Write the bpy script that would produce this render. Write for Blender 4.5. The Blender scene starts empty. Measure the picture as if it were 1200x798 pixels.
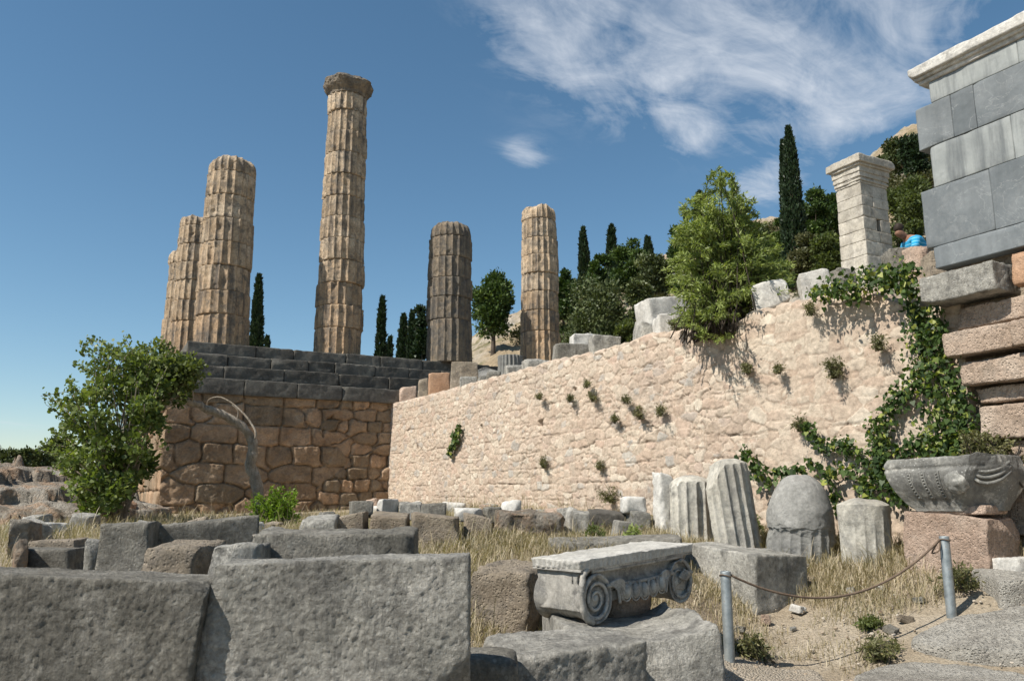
import bpy, math, random
import numpy as np
from mathutils import Vector, Matrix, Euler

# ------------------------------------------------------------------ camera, sky, sun, exposure
sc = bpy.context.scene
COL = sc.collection
EYE = 1.62
FPX, CX, CY, PITCH = 933.0, 600.0, 399.0, math.radians(10.7)
cam_d = bpy.data.cameras.new("camera")
cam = bpy.data.objects.new("camera", cam_d)
COL.objects.link(cam)
cam_d.sensor_width = 36.0
cam_d.lens = 28.0
cam_d.clip_start = 0.05
cam_d.clip_end = 6000.0
cam.location = (0, 0, EYE)
cam.rotation_euler = (math.radians(90) + PITCH, 0, 0)
sc.camera = cam

SUN_EL = math.radians(49)
SUN_H = (-0.860, -0.510)                 # horizontal direction towards the sun
SKY_STRENGTH, SUN_STRENGTH, EXPOSURE = 0.088, 4.9, 0.46

sc.view_settings.view_transform = 'Standard'
sc.view_settings.look = 'None'
sc.view_settings.gamma = 1.0
sc.view_settings.use_curve_mapping = False
sc.view_settings.exposure = EXPOSURE
sc.cycles.max_bounces = 6
sc.cycles.diffuse_bounces = 3
sc.cycles.transparent_max_bounces = 4
sc.cycles.use_denoising = True

sun_d = bpy.data.lights.new("sun", 'SUN')
sun_d.energy = SUN_STRENGTH
sun_d.angle = math.radians(0.5)
sun_d.color = (1.0, 0.94, 0.85)
sun = bpy.data.objects.new("sun", sun_d)
COL.objects.link(sun)
sdir = Vector((SUN_H[0] * math.cos(SUN_EL), SUN_H[1] * math.cos(SUN_EL), math.sin(SUN_EL))).normalized()
sun.rotation_euler = sdir.to_track_quat('Z', 'Y').to_euler()
sun.location = (-20, -12, 30)


def ray(u, v):
    up = CY - v
    y = FPX * math.cos(PITCH) - up * math.sin(PITCH)
    z = FPX * math.sin(PITCH) + up * math.cos(PITCH)
    return np.array([(u - CX) / y, 1.0, z / y])


def at(u, v, Y):
    r = ray(u, v) * Y
    return np.array([r[0], r[1], r[2] + EYE])


# ---- world
world = bpy.data.worlds.new("World")
sc.world = world
world.use_nodes = True
wt = world.node_tree
wt.nodes.clear()


def build_world():
    N, L = wt.nodes, wt.links
    out = N.new('ShaderNodeOutputWorld')
    bg = N.new('ShaderNodeBackground')
    sky = N.new('ShaderNodeTexSky')
    sky.sky_type = 'NISHITA'
    sky.sun_disc = False
    sky.sun_elevation = SUN_EL
    sky.sun_rotation = math.atan2(SUN_H[0], SUN_H[1])
    sky.altitude = 600
    sky.air_density = 1.0
    sky.dust_density = 0.25
    sky.ozone_density = 1.0
    bg.inputs['Strength'].default_value = SKY_STRENGTH
    tc = N.new('ShaderNodeTexCoord')
    sep = N.new('ShaderNodeSeparateXYZ')
    L.new(tc.outputs['Generated'], sep.inputs[0])

    def m(op, a, b=None, clamp=False):
        n = N.new('ShaderNodeMath')
        n.operation = op
        n.use_clamp = clamp
        for i, x in enumerate((a, b)):
            if x is None:
                continue
            if isinstance(x, (int, float)):
                n.inputs[i].default_value = x
            else:
                L.new(x, n.inputs[i])
        return n.outputs[0]
    zc = m('MAXIMUM', sep.outputs[2], 0.04)
    px = m('DIVIDE', sep.outputs[0], zc)
    py = m('DIVIDE', sep.outputs[1], zc)
    comb = N.new('ShaderNodeCombineXYZ')
    L.new(px, comb.inputs[0]); L.new(py, comb.inputs[1])

    def noise(scale, detail, rough, vec, dist=0.0):
        n = N.new('ShaderNodeTexNoise')
        n.inputs['Scale'].default_value = scale
        n.inputs['Detail'].default_value = detail
        n.inputs['Roughness'].default_value = rough
        n.inputs['Distortion'].default_value = dist
        L.new(vec, n.inputs['Vector'])
        return n.outputs['Fac']
    # cloud banks on a flat cloud layer: soft blobs (centre, radii) broken up by noise
    total = None
    for (u, v, ru, amp) in CLOUD_BLOBS:
        r = ray(u, v); c = np.array([r[0] / r[2], 1 / r[2]])
        r2 = ray(u + ru, v); e1 = abs(r2[0] / r2[2] - c[0])
        r3 = ray(u, v + ru * 0.8); e2 = abs(1 / r3[2] - c[1])
        ddx = m('DIVIDE', m('SUBTRACT', px, float(c[0])), float(e1))
        ddy = m('DIVIDE', m('SUBTRACT', py, float(c[1])), float(e2))
        d2 = m('ADD', m('MULTIPLY', ddx, ddx), m('MULTIPLY', ddy, ddy))
        g = m('MULTIPLY', m('EXPONENT', m('MULTIPLY', d2, -0.9)), amp)
        total = g if total is None else m('ADD', total, g)
    mapn = N.new('ShaderNodeMapping')
    mapn.vector_type = 'TEXTURE'
    mapn.inputs['Rotation'].default_value = (0, 0, math.radians(47))
    mapn.inputs['Scale'].default_value = (1.2, .72, 1.0)
    L.new(comb.outputs[0], mapn.inputs['Vector'])
    big = noise(1.5, 6, 0.62, mapn.outputs[0], 0.9)
    fine = noise(4.6, 9, 0.66, mapn.outputs[0], 0.8)
    nz = m('ADD', m('MULTIPLY', big, 0.72), m('MULTIPLY', fine, 0.38))
    cov = m('MULTIPLY', m('SUBTRACT', m('ADD', m('MULTIPLY', m('MINIMUM', total, 1.3), 0.36), m('MULTIPLY', nz, 2.9)), 1.72), 1.3, True)
    cov = m('MULTIPLY', cov, m('MINIMUM', m('MULTIPLY', total, 2.2), 1.0))
    cov = m('POWER', m('MINIMUM', cov, 1.0), 1.05)
    cov = m('MULTIPLY', cov, 0.80)
    hs = N.new('ShaderNodeHueSaturation')
    hs.inputs['Hue'].default_value = 0.489
    hs.inputs['Saturation'].default_value = 1.14
    hs.inputs['Value'].default_value = 1.0
    L.new(sky.outputs[0], hs.inputs['Color'])
    mix = N.new('ShaderNodeMix')
    mix.data_type = 'RGBA'
    L.new(cov, mix.inputs['Factor'])
    L.new(hs.outputs[0], mix.inputs['A'])
    mix.inputs['B'].default_value = (6.2, 6.6, 7.2, 1)
    L.new(mix.outputs['Result'], bg.inputs['Color'])
    L.new(bg.outputs[0], out.inputs[0])


CLOUD_BLOBS = [(625, 15, 60, .75), (680, 60, 60, .85), (735, 45, 80, .8), (745, 105, 50, .9), (790, 135, 42, 1.0), (818, 162, 22, .9),
               (820, 25, 80, .62), (870, 95, 60, .62), (960, 105, 80, 1.2), (1030, 128, 50, 1.25), (930, 30, 90, .85),
               (1050, 0, 90, .6), (1150, -30, 90, .6), (612, 187, 24, 1.0), (905, 208, 36, 1.3), (800, -60, 160, .7),
               (30, 500, 40, .35)]
build_world()

# ------------------------------------------------------------------ noise


def _hash(ix, iy, iz, seed):
    h = (ix.astype(np.uint32) * np.uint32(73856093)) ^ (iy.astype(np.uint32) * np.uint32(19349663)) ^ \
        (iz.astype(np.uint32) * np.uint32(83492791)) ^ np.uint32((seed * 2654435761) & 0xffffffff)
    h ^= h >> np.uint32(15); h = h * np.uint32(2246822519)
    h ^= h >> np.uint32(13); h = h * np.uint32(3266489917)
    h ^= h >> np.uint32(16)
    return h


def perlin(P, seed=0):
    P = np.asarray(P, dtype=np.float64)
    i = np.floor(P).astype(np.int64)
    f = P - i
    w = f * f * f * (f * (f * 6 - 15) + 10)
    out = np.zeros(len(P))
    for a in (0, 1):
        for b in (0, 1):
            for c in (0, 1):
                h = _hash(i[:, 0] + a, i[:, 1] + b, i[:, 2] + c, seed)
                g0 = (h & np.uint32(1023)) / 511.5 - 1
                g1 = ((h >> np.uint32(10)) & np.uint32(1023)) / 511.5 - 1
                g2 = ((h >> np.uint32(20)) & np.uint32(1023)) / 511.5 - 1
                d = g0 * (f[:, 0] - a) + g1 * (f[:, 1] - b) + g2 * (f[:, 2] - c)
                ww = (w[:, 0] if a else 1 - w[:, 0]) * (w[:, 1] if b else 1 - w[:, 1]) * (w[:, 2] if c else 1 - w[:, 2])
                out += d * ww
    return out


def fbm(P, oc=4, seed=0, gain=0.5, lac=2.03):
    P = np.asarray(P, dtype=np.float64)
    o = np.zeros(len(P)); a = 1.0
    for k in range(oc):
        o += a * perlin(P, seed + k * 17)
        P = P * lac + 7.31
        a *= gain
    return o


def rng(seed):
    return np.random.default_rng(seed)


def sstep(a, b, x):
    t = np.clip((x - a) / (b - a), 0, 1)
    return t * t * (3 - 2 * t)

# ------------------------------------------------------------------ mesh building


class G:
    """collects geometry for ONE mesh object"""

    def __init__(self):
        self.v = []; self.f = []; self.t = []; self.n = 0

    def add(self, V, F, tint=None):
        V = np.asarray(V, dtype=np.float64)
        if isinstance(F, np.ndarray) or (len(F) and not isinstance(F[0], np.ndarray)):
            F = [np.asarray(F, dtype=np.int64)]
        for a in F:
            if len(a):
                self.f.append(a + self.n)
        self.v.append(V)
        if tint is None:
            tint = np.full(len(V), 0.5)
        self.t.append(np.broadcast_to(tint, (len(V),)))
        self.n += len(V)
        return self

    def build(self, name, mat, parent=None, loc=(0, 0, 0), rot=(0, 0, 0), smooth=True):
        V = np.concatenate(self.v)
        me = bpy.data.meshes.new(name)
        me.vertices.add(len(V))
        me.vertices.foreach_set('co', V.astype(np.float32).ravel())
        loops = np.concatenate([a.ravel() for a in self.f])
        tot = np.concatenate([np.full(len(a), a.shape[1]) for a in self.f])
        start = np.concatenate([[0], np.cumsum(tot)[:-1]])
        me.loops.add(len(loops))
        me.loops.foreach_set('vertex_index', loops.astype(np.int32))
        me.polygons.add(len(tot))
        me.polygons.foreach_set('loop_start', start.astype(np.int32))
        me.polygons.foreach_set('loop_total', tot.astype(np.int32))
        me.polygons.foreach_set('use_smooth', np.full(len(tot), smooth))
        at_ = me.attributes.new('tint', 'FLOAT', 'POINT')
        at_.data.foreach_set('value', np.concatenate(self.t).astype(np.float32))
        me.update(calc_edges=True)
        me.validate()
        me.materials.append(mat)
        o = bpy.data.objects.new(name, me)
        COL.objects.link(o)
        o.location = loc
        o.rotation_euler = rot
        if parent is not None:
            o.parent = parent
        return o


def tag(o, label=None, cat=None, group=None, kind=None):
    if label:
        o['label'] = label
    if cat:
        o['category'] = cat
    if group:
        o['group'] = group
    if kind:
        o['kind'] = kind
    return o


def thing(name, label, cat, loc=(0, 0, 0), rz=0.0, group=None):
    o = bpy.data.objects.new(name, None)
    o.empty_display_size = 0.2
    COL.objects.link(o)
    o.location = [float(c) for c in loc]
    o.rotation_euler = (0, 0, rz)
    return tag(o, label, cat, group, 'thing')


def grid_faces(nu, nv, wrap_u=False):
    """vertices laid out index = j*nu + i"""
    i = np.arange(nu if wrap_u else nu - 1)
    j = np.arange(nv - 1)
    I, J = np.meshgrid(i, j)
    I = I.ravel(); J = J.ravel()
    I2 = (I + 1) % nu
    return np.stack([J * nu + I, J * nu + I2, (J + 1) * nu + I2, (J + 1) * nu + I], 1)


def lattice(n):
    nx, ny, nz = n
    fs = []; vs = []
    base = 0

    def face(ax, val, flip):
        nonlocal base
        a, b = [k for k in (0, 1, 2) if k != ax]
        A, B = np.meshgrid(np.arange(n[a] + 1), np.arange(n[b] + 1))
        p = np.zeros((A.size, 3), dtype=np.int64)
        p[:, a] = A.ravel(); p[:, b] = B.ravel(); p[:, ax] = val
        f = grid_faces(n[a] + 1, n[b] + 1) + base
        if flip:
            f = f[:, ::-1]
        vs.append(p); fs.append(f); base += len(p)
    face(0, 0, True); face(0, nx, False)
    face(1, 0, False); face(1, ny, True)
    face(2, 0, True); face(2, nz, False)
    P = np.concatenate(vs); Fc = np.concatenate(fs)
    key = (P[:, 0] * 100003 + P[:, 1]) * 100003 + P[:, 2]
    _, idx, inv = np.unique(key, return_index=True, return_inverse=True)
    return P[idx], inv[Fc]


def rbox(dims, res=0.05, r=0.03, amp=0.01, freq=3.0, seed=0, cuts=0, cut_depth=0.12, fine=0.0, ffreq=18.0, fn=None, planes=None, maxn=140, warp=0.0):
    """weathered block: x,y centred, z from 0 to h; rounded edges, broken corners, uneven faces"""
    d = np.array(dims, dtype=np.float64)
    n = np.clip(np.round(d / res) + 2, 4, maxn).astype(int)
    L, F = lattice(n)
    r = min(r, d.min() * 0.4)
    # lattice rows crowd at the edges, so that faces stay flat right up to a crisp arris
    e = np.minimum(np.minimum(r, res) * .8, d / n)
    p = np.zeros(L.shape)
    for ax in range(3):
        t = L[:, ax].astype(float)
        core = e[ax] + (d[ax] - 2 * e[ax]) * (t - 1) / (n[ax] - 2)
        p[:, ax] = np.where(t == 0, 0, np.where(t == n[ax], d[ax], core)) - d[ax] / 2
    q0 = p + seed * 3.7 % 41
    rv = r * np.clip(.45 + 1.5 * fbm(q0 * 2.6 / max(d.max(), .5) ** .5, 3, seed + 11) + .9 * fbm(q0 * 9, 2, seed + 12), .12, 2.3)
    rv = np.minimum(rv, d.min() * .45)[:, None]
    inner = np.clip(p, -(d / 2 - rv), d / 2 - rv)
    q = p - inner
    ln = np.linalg.norm(q, axis=1, keepdims=True) + 1e-9
    nrm = q / ln
    p = inner + nrm * np.minimum(rv, ln)
    R = rng(seed)
    pl = []
    for k in range(cuts):
        nn = R.normal(size=3); nn /= np.linalg.norm(nn)
        sup = (np.abs(nn) * d / 2).sum()
        pl.append((nn, sup * (1 - R.uniform(0.25, 1.0) * cut_depth)))
    for (nn, dd) in (planes or []):
        nn = np.array(nn, dtype=float); nn /= np.linalg.norm(nn)
        pl.append((nn, dd))
    for nn, dd in pl:
        s = p @ nn - dd
        s = s + 0.25 * cut_depth * d.min() * fbm(p * 4 / max(d.max(), .3), 3, seed + 5) * (s > -.05)
        s = np.maximum(s, 0)
        p = p - nn * s[:, None] * 0.97
    off = seed * 1.618 % 97
    disp = amp * fbm(p * freq + off, 4, seed)
    if fine:
        f1 = fbm(p * ffreq + off, 3, seed + 3, 0.65)
        f2 = np.abs(fbm(p * ffreq * 1.7 + off, 2, seed + 4))
        disp = disp + fine * (f1 * .9 - np.maximum(.22 - f2, 0) * 2.2)
    p = p + nrm * disp[:, None]
    if warp:
        h2_ = d[2] / 2
        tz = (p[:, 2] + h2_) / d[2]
        p[:, 0] *= 1 + R.uniform(-.10, .03) * warp * tz
        p[:, 1] *= 1 + R.uniform(-.12, .03) * warp * tz
        p[:, 2] += warp * d[2] * tz * (R.uniform(-.08, .08) * p[:, 0] / d[0] + R.uniform(-.06, .06) * p[:, 1] / d[1])
        lw = warp * .035 * d.min() ** .5
        p = p + lw * np.stack([fbm(q0 * 1.7, 3, seed + 21), fbm(q0 * 1.7 + 9, 3, seed + 22), tz * fbm(q0 * 1.7 + 17, 3, seed + 23)], 1)
    if fn is not None:
        p = fn(p)
    p[:, 2] += d[2] / 2
    return p, F


def tube(pts, rad, ns=8, seed=0, rough=0.0, caps=True):
    pts = np.asarray(pts, dtype=np.float64)
    n = len(pts)
    rad = np.broadcast_to(np.asarray(rad, dtype=np.float64), (n,))
    T = np.gradient(pts, axis=0)
    T /= np.linalg.norm(T, axis=1, keepdims=True) + 1e-9
    ref = np.array([0.13, 0.31, 0.94]) if abs(T[:, 2]).mean() < 0.85 else np.array([1.0, 0.2, 0.1])
    A = np.cross(T, ref); A /= np.linalg.norm(A, axis=1, keepdims=True) + 1e-9
    B = np.cross(T, A)
    th = np.arange(ns) * 2 * math.pi / ns
    ring = A[:, None, :] * np.cos(th)[None, :, None] + B[:, None, :] * np.sin(th)[None, :, None]
    rr = rad[:, None] * np.ones((1, ns))
    if rough:
        q = (pts[:, None, :] + ring * rad[:, None, None]).reshape(-1, 3)
        rr = rr * (1 + rough * fbm(q * 6 / max(rad.max(), .02) * .15, 3, seed).reshape(n, ns))
    V = (pts[:, None, :] + ring * rr[:, :, None]).reshape(-1, 3)
    F = [grid_faces(ns, n, True)]
    if caps:
        F.append(np.array([list(range(ns))[::-1]]))
        F.append(np.array([[(n - 1) * ns + k for k in range(ns)]]))
    return V, F


def smooth_path(pts, n=24):
    pts = np.asarray(pts, dtype=np.float64)
    m = len(pts)
    P = np.vstack([2 * pts[0] - pts[1], pts, 2 * pts[-1] - pts[-2]])
    out = []
    for t in np.linspace(0, m - 1 - 1e-6, n):
        k = int(t); f = t - k
        a, b, c, d = P[k], P[k + 1], P[k + 2], P[k + 3]
        out.append(0.5 * ((2 * b) + (-a + c) * f + (2 * a - 5 * b + 4 * c - d) * f * f + (-a + 3 * b - 3 * c + d) * f ** 3))
    return np.array(out)


def lathe(prof, ns=64):
    prof = np.asarray(prof, dtype=np.float64)      # (r, z)
    th = np.arange(ns) * 2 * math.pi / ns
    V = np.stack([prof[:, 0][:, None] * np.cos(th), prof[:, 0][:, None] * np.sin(th),
                  np.repeat(prof[:, 1][:, None], ns, 1)], -1).reshape(-1, 3)
    return V, grid_faces(ns, len(prof), True)


def rotz(V, a):
    c, s = math.cos(a), math.sin(a)
    V = np.asarray(V, dtype=np.float64)
    return np.stack([V[:, 0] * c - V[:, 1] * s, V[:, 0] * s + V[:, 1] * c, V[:, 2]], 1)


LEAF = {
    'rhomb': np.array([[0, 0], [.45, .5], [1, 0], [.45, -.5]]),
    'willow': np.array([[0, 0], [.3, .5], [.65, .42], [1, 0], [.65, -.42], [.3, -.5]]),
    'ivy': np.array([[0, 0], [-.05, .42], [.35, .5], [.62, .26], [1, 0], [.62, -.26], [.35, -.5], [-.05, -.42]]),
    'round': np.array([[0, 0], [.25, .45], [.7, .42], [1, 0], [.7, -.42], [.25, -.45]]),
}


def leaves(P, D, L, W, kind='rhomb', seed=0, N=None):
    """leaf blades: P base points, D directions, per-leaf length and width"""
    R = rng(seed)
    n = len(P)
    D = D / (np.linalg.norm(D, axis=1, keepdims=True) + 1e-9)
    if N is None:
        N = R.normal(size=(n, 3))
    S = np.cross(D, N); S /= np.linalg.norm(S, axis=1, keepdims=True) + 1e-9
    Nn = np.cross(S, D)
    T = LEAF[kind]
    k = len(T)
    L = np.broadcast_to(L, (n,)); W = np.broadcast_to(W, (n,))
    bend = -0.25 * T[:, 0] ** 2
    fold = 0.35 * np.abs(T[:, 1])
    V = P[:, None, :] + D[:, None, :] * (T[:, 0][None, :, None] * L[:, None, None]) + \
        S[:, None, :] * (T[:, 1][None, :, None] * W[:, None, None]) + \
        Nn[:, None, :] * ((bend[None, :] * L[:, None] * .6 + fold[None, :] * W[:, None])[:, :, None])
    F = (np.arange(n) * k)[:, None] + np.arange(k)[None, :]
    return V.reshape(-1, 3), F, k


# ------------------------------------------------------------------ materials


class NT:
    def __init__(self, name):
        self.m = bpy.data.materials.new(name)
        self.m.use_nodes = True
        self.t = self.m.node_tree
        self.N = self.t.nodes; self.L = self.t.links
        self.b = self.N['Principled BSDF']
        self.b.inputs['Specular IOR Level'].default_value = 0.25

    def put(self, s, v):
        if isinstance(v, (int, float)):
            s.default_value = v
        elif isinstance(v, tuple):
            s.default_value = v if len(v) == 4 or s.type == 'VECTOR' else v + (1,)
        else:
            self.L.new(v, s)

    def coord(self, jitter=True):
        tc = self.N.new('ShaderNodeTexCoord').outputs['Object']
        if not jitter:
            return tc
        oi = self.N.new('ShaderNodeObjectInfo')
        a = self.N.new('ShaderNodeVectorMath'); a.operation = 'MULTIPLY_ADD'
        self.L.new(oi.outputs['Random'], a.inputs[0])
        a.inputs[1].default_value = (31.7, 17.3, 53.1)
        self.L.new(tc, a.inputs[2])
        return a.outputs[0]

    def stretch(self, vec, s):
        n = self.N.new('ShaderNodeVectorMath'); n.operation = 'MULTIPLY'
        self.L.new(vec, n.inputs[0]); n.inputs[1].default_value = s
        return n.outputs[0]

    def noise(self, vec, scale, detail=5, rough=.6, dist=0.0):
        n = self.N.new('ShaderNodeTexNoise')
        self.L.new(vec, n.inputs['Vector'])
        for k, x in (('Scale', scale), ('Detail', detail), ('Roughness', rough), ('Distortion', dist)):
            n.inputs[k].default_value = x
        return n.outputs['Fac']

    def voro(self, vec, scale, feature='F1', out='Distance', rnd=1.0):
        n = self.N.new('ShaderNodeTexVoronoi'); n.feature = feature
        self.L.new(vec, n.inputs['Vector'])
        n.inputs['Scale'].default_value = scale
        n.inputs['Randomness'].default_value = rnd
        return n.outputs[out]

    def math(self, op, a, b=0.0, clamp=False):
        n = self.N.new('ShaderNodeMath'); n.operation = op; n.use_clamp = clamp
        self.put(n.inputs[0], a); self.put(n.inputs[1], b)
        return n.outputs[0]

    def ramp(self, fac, stops, interp='LINEAR'):
        n = self.N.new('ShaderNodeValToRGB')
        self.L.new(fac, n.inputs[0])
        cr = n.color_ramp; cr.interpolation = interp
        while len(cr.elements) > 1:
            cr.elements.remove(cr.elements[-1])
        for i, (p, c) in enumerate(stops):
            e = cr.elements[0] if i == 0 else cr.elements.new(p)
            e.position = p
            if isinstance(c, (int, float)):
                c = (c, c, c)
            e.color = tuple(c) + (1,)
        return n.outputs['Color']

    def mix(self, fac, a, b, mode='MIX'):
        n = self.N.new('ShaderNodeMix'); n.data_type = 'RGBA'; n.blend_type = mode
        self.put(n.inputs['Factor'], fac); self.put(n.inputs['A'], a); self.put(n.inputs['B'], b)
        return n.outputs['Result']

    def attr(self, name='tint'):
        n = self.N.new('ShaderNodeAttribute'); n.attribute_name = name
        return n.outputs['Fac']

    def bump(self, h, strength, dist):
        n = self.N.new('ShaderNodeBump')
        n.inputs['Strength'].default_value = strength
        n.inputs['Distance'].default_value = dist
        self.L.new(h, n.inputs['Height'])
        self.L.new(n.outputs[0], self.b.inputs['Normal'])

    def done(self, col, rough=.9):
        self.put(self.b.inputs['Base Color'], col)
        self.put(self.b.inputs['Roughness'], rough)
        return self.m


def stone(name, cols, sc_=1.0, lichen=None, lich_amt=.6, lich_th=.56, streak=None, streak_amt=.5, spots=None, bump=.6, dist=.012, pits=0.0,
          tint=None, rough=.92, vary=.25, fine=(.62, 1.25), low=None, vein=None, tool=0.0):
    n = NT(name)
    v = n.coord()
    big = n.noise(v, 1.3 * sc_, 6, .62, .3)
    k = len(cols)
    c = n.ramp(big, [(.32 + .36 * i / (k - 1), cols[i]) for i in range(k)])
    if tint:
        c = n.mix(1.0, c, n.ramp(n.attr(), tint), 'MULTIPLY')
    if vary:
        oi = n.N.new('ShaderNodeObjectInfo')
        vv = n.ramp(oi.outputs['Random'], [(0, 1 - vary), (1, 1 + vary)])
        c = n.mix(1.0, c, vv, 'MULTIPLY')
    if low:
        sx = n.N.new('ShaderNodeSeparateXYZ'); n.L.new(n.coord(False), sx.inputs[0])
        zz = n.math('ADD', n.math('MULTIPLY', sx.outputs[2], .13), n.noise(v, .9, 5, .6))
        c = n.mix(n.ramp(zz, [(.55, .85), (1.15, 0)]), c, low)
    if lichen:
        ln = n.noise(v, 3.4 * sc_, 8, .72)
        f = n.math('MULTIPLY', n.ramp(ln, [(lich_th - .05, 0), (lich_th + .07, 1)]), lich_amt)
        c = n.mix(f, c, lichen)
    if streak:
        s = n.noise(n.stretch(v, (3.2, 3.2, .35)), 1.6 * sc_, 6, .65)
        f = n.math('MULTIPLY', n.ramp(s, [(.48, 0), (.66, 1)]), streak_amt)
        c = n.mix(f, c, streak)
    fi = n.noise(v, 17 * sc_, 9, .72)
    c = n.mix(1.0, c, n.ramp(fi, [(.25, fine[0]), (.75, fine[1])]), 'MULTIPLY')
    if vein:
        vn = n.ramp(n.noise(v, 1.9 * sc_, 7, .6, .8), [(.494, 0), (.5, 1), (.506, 0)])
        c = n.mix(n.math('MULTIPLY', vn, .55), c, vein)
    if spots:
        sp = n.voro(v, 16 * sc_)
        sm = n.noise(v, 2.3 * sc_, 3, .5)
        f = n.math('MULTIPLY', n.ramp(sp, [(.16, 1), (.26, 0)]), n.ramp(sm, [(.5, 0), (.62, 1)]))
        c = n.mix(n.math('MULTIPLY', f, .45), c, spots)
    h = n.math('ADD', n.noise(v, 9 * sc_, 10, .74), n.math('MULTIPLY', n.noise(v, 40 * sc_, 8, .75), .7))
    if tool:
        h = n.math('ADD', h, n.math('MULTIPLY', n.noise(n.stretch(v, (30, 30, 8)), 1.6, 6, .7), tool))
    cr = n.ramp(n.noise(v, 5.5 * sc_, 9, .7, .6), [(.485, 0), (.5, 1), (.515, 0)])
    h = n.math('SUBTRACT', h, n.math('MULTIPLY', cr, .12))
    if pits:
        p = n.voro(v, 28 * sc_)
        h = n.math('ADD', h, n.math('MULTIPLY', n.ramp(p, [(.1, 0), (.42, 1)]), pits))
    n.bump(h, min(bump * 1.25, 1.0), dist * 1.9)
    return n.done(c, rough)


def leafmat(name, dark, light, extra=None, transl=.3, rough=.5):
    n = NT(name)
    stops = [(0, dark), (.75, light)] + ([(1.0, extra)] if extra else [])
    c = n.ramp(n.attr(), stops)
    n.done(c, rough)
    n.b.inputs['Specular IOR Level'].default_value = 0.3
    tr = n.N.new('ShaderNodeBsdfTranslucent')
    n.L.new(n.mix(1.0, c, (1.5, 1.6, .6), 'MULTIPLY'), tr.inputs['Color'])
    ms = n.N.new('ShaderNodeMixShader'); ms.inputs[0].default_value = transl
    out = n.N['Material Output']
    n.L.new(n.b.outputs[0], ms.inputs[1]); n.L.new(tr.outputs[0], ms.inputs[2])
    n.L.new(ms.outputs[0], out.inputs['Surface'])
    return n.m


M = {}
M['column'] = stone('column_stone', [(.36, .265, .17), (.53, .405, .275), (.62, .51, .38)], .8, lichen=(.17, .15, .125), lich_amt=.8, lich_th=.54,
                    streak=(.115, .105, .095), streak_amt=.85, fine=(.5, 1.35), bump=.7, dist=.03, pits=.35, vary=.2, low=(.50, .34, .205))
M['column_dark'] = stone('column_stone_grey', [(.20, .165, .13), (.28, .23, .17), (.36, .28, .195)], .8, lichen=(.12, .115, .105), lich_amt=.8, lich_th=.52,
                         streak=(.10, .095, .09), streak_amt=.8, bump=.8, dist=.03, pits=.4, vary=.16)
M['krepis'] = stone('dark_limestone', [(.070, .064, .054), (.108, .10, .086), (.165, .155, .132)], 1.0, lichen=(.24, .23, .20), lich_amt=.5, lich_th=.6,
                    bump=.6, dist=.015, tint=[(0, .75), (1, 1.25)])
M['poros'] = stone('orange_breccia', [(.25, .175, .11), (.37, .265, .17), (.46, .345, .235)], 1.0, lichen=(.17, .135, .10), lich_amt=.55, lich_th=.57,
                   bump=.9, dist=.03, pits=.3, tint=[(0, (.62, .66, .68)), (1, (1.2, 1.1, 1.05))])
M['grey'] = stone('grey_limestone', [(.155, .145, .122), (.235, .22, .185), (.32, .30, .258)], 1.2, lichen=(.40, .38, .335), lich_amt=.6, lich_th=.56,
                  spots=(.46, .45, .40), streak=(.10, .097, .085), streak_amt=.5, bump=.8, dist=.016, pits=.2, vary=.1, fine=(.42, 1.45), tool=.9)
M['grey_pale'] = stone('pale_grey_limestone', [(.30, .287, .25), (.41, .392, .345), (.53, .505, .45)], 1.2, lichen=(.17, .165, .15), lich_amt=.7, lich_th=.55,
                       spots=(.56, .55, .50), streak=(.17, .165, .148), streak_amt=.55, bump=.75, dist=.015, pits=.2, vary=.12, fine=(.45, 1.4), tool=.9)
M['tan'] = stone('tan_conglomerate', [(.26, .21, .155), (.36, .30, .225), (.43, .36, .28)], 1.2, lichen=(.17, .15, .125), lich_amt=.65, lich_th=.55,
                 bump=.9, dist=.02, pits=.5, vary=.12)
M['white'] = stone('white_marble_weathered', [(.42, .40, .36), (.55, .53, .485), (.64, .62, .57)], 1.3, lichen=(.25, .24, .22), lich_amt=.6, lich_th=.57,
                   bump=.55, dist=.01, vary=.1)
M['pink'] = stone('pink_breccia', [(.42, .30, .225), (.53, .395, .305), (.60, .47, .375)], 1.2, lichen=(.36, .29, .235), lich_amt=.5, bump=.9, dist=.02, pits=.4, vary=.12)
M['beige'] = stone('beige_breccia', [(.42, .315, .235), (.54, .42, .325), (.61, .50, .40)], 1.0, lichen=(.34, .285, .23), lich_amt=.5, lich_th=.55, bump=.9, dist=.022, pits=.45, vary=.1)
M['orange'] = stone('orange_block', [(.40, .235, .14), (.48, .30, .19), (.52, .36, .25)], 1.2, lichen=(.32, .22, .16), lich_amt=.4, bump=.7, dist=.015, vary=.1)
M['drum'] = stone('grey_fluted_limestone', [(.44, .41, .345), (.57, .54, .465), (.64, .61, .54)], 1.0, lichen=(.20, .195, .18), lich_amt=.65, lich_th=.55,
                  streak=(.19, .185, .17), streak_amt=.4, bump=.6, dist=.012, vary=.12)
M['drum_grey'] = stone('dark_grey_fluted_limestone', [(.16, .158, .148), (.25, .245, .225), (.34, .33, .305)], 1.0, lichen=(.46, .45, .42), lich_amt=.5, lich_th=.6,
                       bump=.6, dist=.012, vary=.1)
M['capital'] = stone('carved_marble', [(.25, .24, .215), (.38, .36, .32), (.50, .475, .425)], 1.6, lichen=(.135, .132, .125), lich_amt=.8, lich_th=.535,
                     streak=(.18, .175, .165), streak_amt=.5, bump=.4, dist=.006, vary=0)
M['capital_top'] = stone('weathered_marble_abacus', [(.42, .40, .355), (.52, .50, .45), (.58, .56, .51)], 1.5, lichen=(.30, .29, .27), lich_amt=.5, lich_th=.57, bump=.6, dist=.01, vary=0)
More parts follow.
